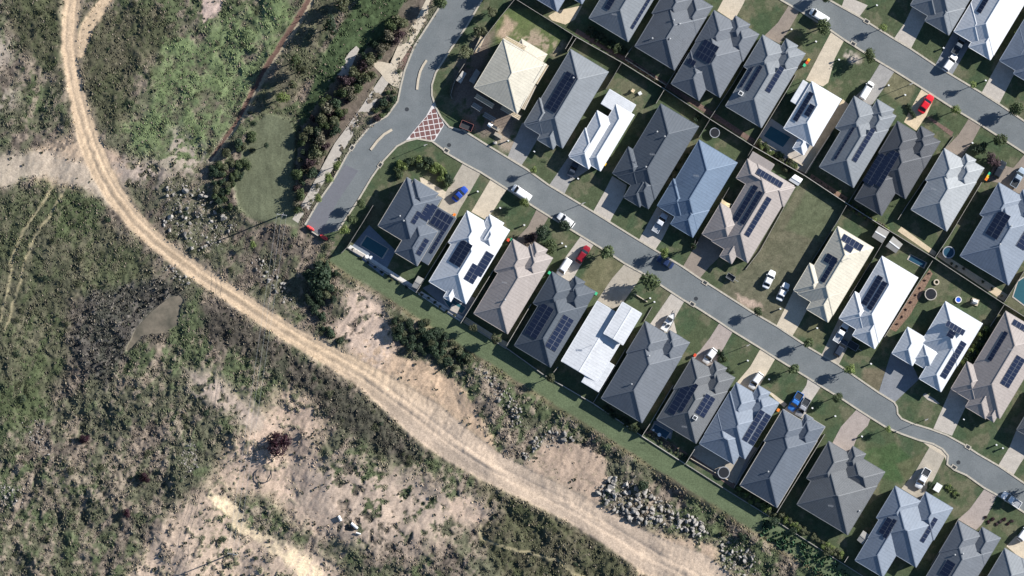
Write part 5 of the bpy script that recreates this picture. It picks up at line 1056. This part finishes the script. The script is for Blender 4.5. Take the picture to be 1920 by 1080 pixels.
def tree(x, y, rp, kind, label, hgt=None, group='street and garden trees', tallc=False):
    R = rp*PX*1.25; low = any(q in label for q in ('bush','shrub')); hgt = hgt or (R*1.15 if low else 1.9+R*1.15); r = empty('tree', P(x, y, zat(x, y) if x < 700 else 0), random.uniform(0, 6.28)); tag(r, label, 'tree', group)
    t = link('trunk', TRM, r); t.scale = (R*.9+.5, R*.9+.5, max(hgt-R*.75, .6)); c = link('crown', random.choice(crowns(kind)), r); c.location = (0, 0, hgt-R*.55); c.scale = (R, R, R*random.uniform(.85, 1.1))
    if tallc: c.scale[2] = hgt*.46; c.location[2] = hgt*.54
    return r
TREES = [(1000,321,7,'bright','small bright tree at the end of the shaded lawn'),(984,381,9,'bright','small tree over the rear of the kerb van'),(1058,424,11,'dark','dark tree over the white kerb wagon'),(1018,434,13,'dark','dense dark tree south of the kerb wagon'),(1036,461,13,'tree','bushy tree before the taupe gable'),
 (993,449,12,'purple','purple leaved shrub beside the brown driveway'),(1135,474,14,'tree','round green tree beside the dark red wagon'),(1216,524,19,'tree','largest round street tree, over the beige driveway'),(1245,473,9,'bright','small bright tree at the kerb near the navy car'),(1299,462,6,'dark','slender dark conifer by the blue roofed house'),
 (1421,586,9,'tree','small spiky tree at the empty lot kerb'),(1513,643,10,'tree','small street tree before the dry lawn'),(1485,692,11,'tree','street tree beside the white edging on the lawn'),(1593,692,10,'bright','street tree left of the dry lawn corner'),(1568,744,10,'tree','street tree right of the two pickups'),(1664,804,6,'bright','tiny young tree at the bend lamp shadow'),
 (1935,915,13,'tree','tree at the right edge above the tray truck'),(1547,50,15,'tree','round tree touching the upper street van'),(1630,104,12,'tree','street tree by the pale soil ring'),(1657,52,8,'bright','yellow green tree on the far verge of the upper street'),(1548,-8,12,'tree','tree just above the top edge'),
 (1825,160,7,'bright','yellow green young tree across the upper street'),(1792,207,9,'bright','small round tree by the red car lawn'),(1906,207,14,'tree','large street tree at the right end of the upper street'),(1873,260,13,'tree','round tree before the shared driveway'),(1838,277,12,'dark','dark shrub left of the purple shrub'),(1863,300,13,'purple','wide purple shrub in the upper right garden'),
 (824,8,13,'tree','round tree on the footpath at the top edge'),(923,22,10,'olive','tallest olive tree by the mesh fence'),(898,57,12,'olive','middle olive tree along the cross street'),(875,97,13,'olive','lowest olive tree along the cross street'),(930,-14,12,'olive','olive tree at the top edge of the mesh fence'),
 (633,310,8,'bright','upper bright tree on the west kerb'),(617,335,9,'bright','middle bright tree on the west kerb'),(597,371,8,'bright','lower bright tree on the west kerb'),(679,381,9,'tree','upper tree on the corner house verge'),(660,409,10,'tree','middle tree on the corner house verge'),(646,431,9,'bright','lower bright tree on the corner house verge'),
 (622,50,15,'dark','lone round tree in the meadow'),(552,116,12,'tree','tree beside the drain with the forked shadow'),(566,132,12,'olive','olive tree right of the drain tree'),(532,184,12,'bright','bright tree on the drain bank'),(547,160,9,'olive','thin olive tree on the drain bank'),(640,8,15,'olive','olive tree at the top of the meadow'),(700,-10,14,'olive','olive tree clipped by the top edge'),
 (600,522,21,'dark','big dark bush below the dead end'),(475,459,6,'bright','single lime green sapling among the rocks'),(527,835,21,'maroon','maroon leaved bush on the bare ground'),(268,897,10,'maroon','small maroon bush in the lower left scrub'),(158,823,10,'maroon','dull maroon bush near the pale rocks'),(235,962,8,'maroon','low maroon bush left of the gully'),
 (500,273,5,'dark','tiny conifer on the mown oval'),(888,616,8,'olive','grey green tree on the rear boundary'),(930,637,10,'olive','larger grey green tree on the rear boundary'),(1030,708,9,'olive','spreading tree on the boundary by the skillion house'),(1818,1012,7,'grey','spindly pale shrub by the grey pink driveway'),(1904,62,4,'bright','small tree at the top right corner'),
 (1451,976,10,'dark','dark bush on the boundary above the ground cover'),(1487,996,7,'dark','second dark bush along the boundary'),(1553,1035,9,'olive','olive bush on the boundary near the bottom'),(1391,1007,8,'dark','lone dark bush on the rocky bank'),(1206,910,10,'dark','dark bush above the boulder field'),(1358,1000,6,'olive','olive bush among the boulders')]
for (x, y, rp, k, lb) in TREES:
    tall = 1.0
    if x < 720 and y < 200: tall = 1.0
    t = tree(x, y, rp, k, lb, hgt=(6.3 if (y < 200 and x < 710) else (4.4 if k == 'olive' and y < 200 else (6.5 if 'conifer by the blue' in lb else None))), tallc=(y < 200 and x < 940 and x != 824) or 'conifer by' in lb)
def scat(poly, n, mind, seed, rmin, rmax):
    r = random.Random(seed); xs = [p[0] for p in poly]; ys = [p[1] for p in poly]; out = []
    for _ in range(n*60):
        if len(out) >= n: break
        x, y = r.uniform(min(xs), max(xs)), r.uniform(min(ys), max(ys))
        if inpoly(x, y, poly) and all((x-a)**2+(y-b_)**2 > mind**2 for a, b_, _ in out): out.append((x, y, r.uniform(rmin, rmax)))
    return out
HED = 0
WORDS = dict(olive='olive green', dark='dark green', tree='mid green', bright='bright green', purple='purplish', grey='dry grey', maroon='maroon')
def place_in(x, y, pts):
    xs = [p[0] for p in pts]; ys = [p[1] for p in pts]; a = (x-min(xs))/(max(xs)-min(xs)+1e-6); b = (y-min(ys))/(max(ys)-min(ys)+1e-6)
    v = ('top','upper','middle','lower','bottom')[min(int(b*5), 4)]; h = ('far-left','left','centre','right','far-right')[min(int(a*5), 4)]; return v+' '+h
def shrubs(pts, kinds, label, group, seed=1, hk=1.0, join=None):
    r = random.Random(seed); rs = sorted(p[2] for p in pts); q0, q1 = rs[len(rs)//4], rs[(3*len(rs))//4]
    if join:
        vv = []; ff = []; mi = []; base = 0; mats = sorted(set(kinds))
        for x, y, rp in pts:
            k = r.choice(kinds); me = r.choice(crowns(k)); n = len(me.vertices); a = np.empty(n*3, np.float32); me.vertices.foreach_get('co', a); a = a.reshape(-1, 3)
            R = rp*PX*1.1; t = r.uniform(0, 6.28); ca, sa = math.cos(t), math.sin(t); a = a[:len(a)//4*4]; n = len(a)
            if join == 'stuff': a = a.reshape(-1, 4, 3)[::4].reshape(-1, 3); n = len(a)
            o_ = P(x, y, (zat(x, y) if x < 1640 and (y > 480 or x < 720) else 0)+R*.45*hk)
            vv.append(np.stack([(a[:,0]*ca-a[:,1]*sa)*R+o_[0], (a[:,0]*sa+a[:,1]*ca)*R+o_[1], a[:,2]*R*hk+o_[2]], -1)); ff.append(np.arange(n).reshape(-1, 4)+base); mi.append(np.full(n//4, mats.index(k))); base += n
        vv = np.concatenate(vv); c = vv.mean(0); c[2] = 0; me = npmesh('hedge', vv-c, np.concatenate(ff), crowns(mats[0])[0].materials[0], smooth=False)
        for m_ in mats[1:]: me.materials.append(crowns(m_)[0].materials[0])
        me.polygons.foreach_set('material_index', np.concatenate(mi).astype(np.int32))
        o = link('wild_bushes' if join == 'stuff' else join, me); o.location = tuple(c); tag(o, label, 'bushes' if join == 'stuff' else 'hedge', kind='stuff' if join == 'stuff' else None); return
    for i, (x, y, rp) in enumerate(pts):
        k = r.choice(kinds); R = rp*PX*1.1; o = link('shrub', r.choice(crowns(k))); o.location = P(x, y, (zat(x, y) if x < 1640 and (y > 480 or x < 720) else 0)+R*.45*hk); o.scale = (R, R, R*r.uniform(.8,1.1)*hk); o.rotation_euler[2] = r.uniform(0, 6.28)
        sz = 'small' if rp < q0 else ('large' if rp > q1 else 'medium'); tag(o, '%s %s shrub in the %s of the %s' % (sz, WORDS[k], place_in(x, y, pts), group), 'shrub', group)
G1 = [(770,35),(790,10),(760,-20),(725,30),(700,70),(712,100),(700,130),(672,150),(655,190),(640,235),(612,270),(600,305),(585,345),(565,385),(560,340),(556,290),(572,240),(590,200),(625,160),(655,112),(690,92),(735,60)]
G1L = [(764,36),(744,78),(728,100),(700,112),(702,135),(690,152),(658,200),(632,238),(596,298),(566,366),(556,400),(556,330),(560,285),(575,240),(592,205),(622,168),(640,150),(660,135),(690,100),(705,80),(740,40)]
shrubs(scat(G1L, 72, 12.5, 5, 6, 14), ['olive','olive','dark','grey','purple','tree'], 'olive and grey shrub in the dense garden beside the footpath', 'garden beside the footpath', 5, 1.5)
shrubs(scat([(730,168),(746,174),(742,190),(722,213),(702,230),(697,224),(708,202),(720,182)], 12, 7.5, 6, 5, 9), ['dark','olive','tree','purple'], 'shrub on the kerb bed between footpath and street', 'kerb bed', 6)
hedge = [(744,317),(750,305),(757,311),(765,305),(775,301),(786,299),(797,300),(806,303),(815,309),(823,316),(831,322),(838,330),(844,338),(785,308),(800,312),(813,320),(828,333),(748,328),(838,343)]
shrubs([(x, y, 9) for x, y in hedge], ['bright','tree','dark'], 'thick curved hedge on the grassed corner lawn', 'curved hedge of the corner lawn', 7, join='hedge')
shrubs(scat([(740,595),(765,586),(800,606),(840,625),(872,655),(893,690),(880,705),(840,690),(800,665),(765,655),(738,640)], 42, 8, 8, 6, 11), ['dark','dark','olive'], 'dark green shrub in the band below the mown strip', 'shrub band below the mown strip', 8)
shrubs(scat([(430,270),(470,250),(482,275),(455,330),(435,350),(440,400),(410,395),(395,350),(400,310)], 30, 9, 9, 7, 12), ['dark','olive','tree'], 'green shrub in the thicket beside the mown oval', 'thicket beside the mown oval', 9)
shrubs(scat([(575,490),(630,495),(640,530),(612,590),(640,640),(600,620),(570,560)], 20, 10, 10, 7, 12), ['dark','dark','olive'], 'dark shrub in the thicket below the dead end', 'thicket below the dead end', 10)
shrubs(scat([(1130,767),(1135,763),(1205,808),(1200,815)], 24, 3.5, 11, 3.5, 6), ['dark','tree'], 'green hedge behind the long grey house', 'hedge behind the long grey house', 11, join='hedge')
shrubs(scat([(1376,920),(1384,914),(1458,962),(1448,968)], 24, 4, 12, 4, 7), ['olive','bright','tree'], 'pale green hedge behind the plain dark house', 'hedge behind the plain dark house', 12, join='hedge')
shrubs(scat([(1462,968),(1468,963),(1586,1044),(1578,1050)], 34, 4, 13, 4, 7), ['olive','bright','olive'], 'long pale hedge behind the widest tiled house', 'hedge behind the widest tiled house', 13, join='hedge')
shrubs(scat([(1856,618),(1845,650),(1810,692),(1803,680),(1840,625),(1848,610)], 34, 5, 14, 4.5, 7), ['tree','bright','dark'], 'tall glossy hedge between the white house and the right edge taupe house', 'tall hedge by the right edge house', 14, 1.4, join='hedge')
shrubs(scat([(1418,268),(1425,262),(1500,312),(1492,325),(1470,318)], 34, 4.5, 15, 3.5, 7), ['tree','bright','olive'], 'bushy hedge behind the rectangular pool deck', 'shrubs behind the pool deck', 15, join='hedge')
shrubs(scat([(1100,60),(1106,52),(1172,92),(1166,104),(1120,76)], 30, 4.5, 16, 4, 7), ['olive','tree','dark'], 'row of garden shrubs along the top back fence', 'shrubs along the top back fence', 16, join='hedge')
shrubs(scat([(1585,386),(1592,380),(1668,428),(1664,434)], 34, 4, 17, 3, 5.5), ['olive','bright','grey'], 'pale planted row behind the twin grey sheds', 'shrubs behind the garden sheds', 17, join='hedge')
shrubs(scat([(1176,116),(1180,112),(1247,156),(1243,162)], 20, 5, 18, 2.5, 4.5), ['olive','grey'], 'low plants in the strip behind the charcoal tiled house', 'plants behind the charcoal tiled house', 18, .7, join='low_planting')
shrubs(scat([(1206,806),(1212,802),(1288,855),(1284,864)], 26, 5, 19, 2.5, 5), ['olive','dark','grey'], 'low plants in the mulch behind the tiled house', 'plants behind the tiled house', 19, .7, join='low_planting')
shrubs([(x, y, 3.2) for x, y in ((662,468),(668,472),(677,483),(690,492),(703,500),(716,510),(728,518),(735,524),(748,530),(762,538))], ['dark','olive'], 'row of small plants in the white gravel by the corner pool', 'plants in the white gravel', 20, .8, join='low_planting')
shrubs([(x, y, 3.6) for x, y in ((791,553),(803,560),(815,567),(826,575),(838,583),(852,592))], ['olive','tree'], 'row of tufted plants behind the small turquoise pool', 'plants in the gravel bed', 21, .8, join='low_planting')
shrubs([(1785+dx, 494+dy, 3.5) for dx, dy in ((0,0),(8,6),(22,9),(58,34),(75,48),(93,60))], ['olive','grey'], 'row of grass trees in the sandy strip by the spa', 'grass trees in the sandy strip', 22, join='low_planting')
shrubs([(1527+6.5*i, 334+4.6*i+(i%2)*4, 1.8) for i in range(9)], ['purple','dark'], 'young plants dotting the orange soil bed', 'young plants in the orange bed', 23, .6, join='low_planting')
shrubs([(1742-8.5*i, 513+13.5*i, 2.6) for i in range(8)], ['maroon','purple'], 'reddish plants in the orange mulch bed', 'plants in the orange mulch bed', 24, .6, join='low_planting')
shrubs([(1702+3*i, 198+i*5, 5) for i in range(5)], ['dark'], 'dark shrub on the left of the red car driveway', 'shrubs left of the red car', 25)
shrubs(scat([(1770,912),(1778,908),(1800,928),(1793,933)], 16, 2.8, 26, 3.2, 4.2), ['tree','bright'], 'clipped green hedge beside the white slatted table', 'clipped hedge by the white table', 26, .8, join='hedge')
shrubs([(1744,908,7),(1742,914,6)], ['dark'], 'dark shrub left of the white slatted table', 'dark shrubs by the white table', 27)
shrubs([(1347,660,6),(1355,665,7),(1360,672,6),(1350,672,6),(1366,690,4),(1375,697,4),(1366,697,3.5)], ['dark','tree'], 'flowering shrubs right of the pinkish driveway', 'shrubs right of the pinkish driveway', 28, join='low_planting')
shrubs([(1848+7*i, 970+(i*9)%14, 4) for i in range(8)], ['purple','maroon'], 'rusty garden plants right of the grey pink driveway', 'rusty garden by the grey pink driveway', 29, .6, join='low_planting')
shrubs([(1290,258,5),(1312,218,6),(1304,224,5),(1297,283,4),(1288,290,5),(1275,303,4),(1268,317,4),(1257,328,4)], ['tree','dark'], 'small plants between the charcoal and blue houses', 'plants between the charcoal and blue houses', 30, join='low_planting')
# far left scrub bushes
r_ = random.Random(77); pts = []
while len(pts) < 300:
    x, y = r_.uniform(-10, 1500), r_.uniform(0, 1085); i = int((x-gx[0])/(gx[1]-gx[0])); j = int((y-gy[0])/(gy[1]-gy[0]))
    if COVER[j, i] > .7 and MK['pond'][j, i] < -12 and MK['reeds'][j, i] < .3: pts.append((x, y, r_.choice((2.5,3,3.5,4,5,6.5,8))*r_.uniform(.8,1.2)))
shrubs(pts, ['dark','olive','olive'], 'low wild bushes scattered over the rough paddock', 'wild bushes on the paddock', 31, .65, join='stuff')
# ------------------------------------------------------------ boulders
import mathutils
def rock_mesh(seed):
    bm = bmesh.new(); bmesh.ops.create_icosphere(bm, subdivisions=2, radius=1.25); r = random.Random(seed); pl = [(Vector((r.gauss(0,1), r.gauss(0,1), r.gauss(0,1))).normalized(), r.uniform(.5,.8)) for _ in range(12)]
    for v in bm.verts:
        for n, d in pl:
            k = v.co.dot(n)
            if k > d: v.co -= n*(k-d)
        v.co *= r.uniform(.95, 1.05)
    me = bpy.data.meshes.new('boulder'); bm.to_mesh(me); bm.free(); me.materials.append(M['rock']); return me
RK = [rock_mesh(k) for k in range(5)]
PILES = [([(310,350),(345,340),(400,370),(440,420),(400,470),(360,470),(300,415)], 52, 'pale boulder on the stony slope left of the mown oval', 2.2, 4.6),
 ([(298,492),(330,500),(365,525),(350,540),(320,520)], 12, 'small pale boulder just below the dirt track', 2, 3.6),
 ([(480,470),(530,520),(560,570),(540,575),(495,530),(470,490)], 20, 'boulder in the rocky gully above the dirt track', 2.2, 4.2),
 ([(890,690),(920,700),(975,760),(980,800),(960,800),(930,745)], 32, 'broken rock on the bank above the turning area', 2, 4.2),
 ([(1060,810),(1080,828),(1050,835),(1010,842),(985,865),(975,855),(1000,825),(1030,808)], 28, 'rock on the rim of the scraped clearing', 2, 4.4),
 ([(1118,905),(1135,893),(1190,905),(1250,945),(1330,985),(1325,1010),(1290,1000),(1235,985),(1170,975),(1125,935)], 125, 'grey boulder in the large boulder field', 2.8, 6.2),
 ([(1350,1005),(1385,1010),(1420,1045),(1400,1080),(1350,1070)], 28, 'boulder of the pile at the bottom edge', 2.4, 5),
 ([(0,905),(40,920),(42,945),(10,950),(-10,930)], 9, 'white stone of the heap at the left edge', 1.8, 3),
 ([(45,800),(75,790),(90,830),(95,860),(80,850),(50,815)], 6, 'stone of the small heap in the lower left scrub', 1.8, 3.2),
 ([(345,825),(365,830),(372,875),(350,888),(340,850)], 8, 'stone of the narrow heap beside the bare ground', 1.8, 3)]
allrock = []
for k, (poly, n, lb, r0, r1) in enumerate(PILES):
    r = random.Random(200+k)
    for x, y, rp in scat(poly, n, r0*1.35, 300+k, r0, r1):
        rp = r0+(r1-r0)*r.random()**1.6; R = rp*PX; o = link('boulder', r.choice(RK)); o.location = P(x, y, zat(x, y)+R*.35); o.scale = (R*r.uniform(.85,1.3), R*r.uniform(.8,1.2), R*r.uniform(.7,1.1)); o.rotation_euler = (r.uniform(-.4,.4), r.uniform(-.4,.4), r.uniform(0, 6.28))
        tag(o, '%s %s, %s part' % ('small' if rp < r0+(r1-r0)*.15 else ('large' if rp > r0+(r1-r0)*.6 else 'medium'), lb, place_in(x, y, poly)), 'boulder', 'rocks: '+lb)
for q in ((347,357,5.5),(320,407,5.2),(377,366,4.5),(386,368,4),(419,410,4.6),(1058,825,5),(1000,828,4)):
    o = link('boulder', RK[int(q[0]) % 5]); R = q[2]*PX*1.15; o.location = P(q[0], q[1], zat(q[0], q[1])+R*.4); o.scale = (R*1.2, R, R*.8); tag(o, {347:'largest pale boulder, alone above the stony slope',320:'large cream boulder at the left of the stony slope',377:'large boulder just right of the lone largest one',386:'large boulder furthest right in the upper pair',419:'large boulder at the right end of the stony slope',1058:'largest rock on the rim of the scraped clearing',1000:'large rock left on the rim of the scraped clearing'}[q[0]], 'boulder')
# fine rubble
r = np.random.default_rng(9); PV = []; PQ = []; 
ico = [(0,0,1),(.9,0,.2),(.28,.85,.2),(-.72,.53,.2),(-.72,-.53,.2),(.28,-.85,.2)]; fc = [(0,1,2),(0,2,3),(0,3,4),(0,4,5),(0,5,1)]
ico = np.array(ico+[(x*1.0, y*1.0, -.6) for x, y, _ in ico[1:]]); fc = np.array(fc+[(i, i+5, (i % 5)+6) for i in range(1, 6)]+[(i, (i % 5)+6, (i % 5)+1) for i in range(1, 6)])
cnt = 0; RC = []
for poly, n, lb, r0, r1 in PILES:
    xs = [p[0] for p in poly]; ys = [p[1] for p in poly]; N_ = n*(14 if n > 10 else 45); x = r.uniform(min(xs)-8, max(xs)+8, N_); y = r.uniform(min(ys)-8, max(ys)+8, N_)
    sdv = sdf_poly(x, y, poly); kp = sdv < r.exponential(3.5, N_)-2; x, y = x[kp], y[kp]
    for a, b_ in zip(x, y):
        R = r.uniform(.5, 2.0)*PX; an = r.uniform(0, 6.28); ca, sa = math.cos(an), math.sin(an); v = ico*np.array([R*r.uniform(.8,1.4), R, R*r.uniform(.6,1)])*r.uniform(.8,1.2,(len(ico),1)); v = np.stack([v[:,0]*ca-v[:,1]*sa, v[:,0]*sa+v[:,1]*ca, v[:,2]], -1)+np.array(P(a, b_, zat(a, b_)))
        PV.append(v); PQ.append(fc+cnt); cnt += len(ico); RC.append(np.tile(np.array([[.235,.215,.19]])*r.uniform(.5,1.4), (len(ico),1)))
M['rubble'] = mat('rubble_stone', (0,0,0), rough=.95, var=.15, attr='albedo')
o = link('rubble', npmesh('rubble', np.concatenate(PV), np.concatenate(PQ), M['rubble'], np.concatenate(RC), smooth=False)); tag(o, 'loose rubble and small stones around the boulder piles', 'rubble', kind='stuff')
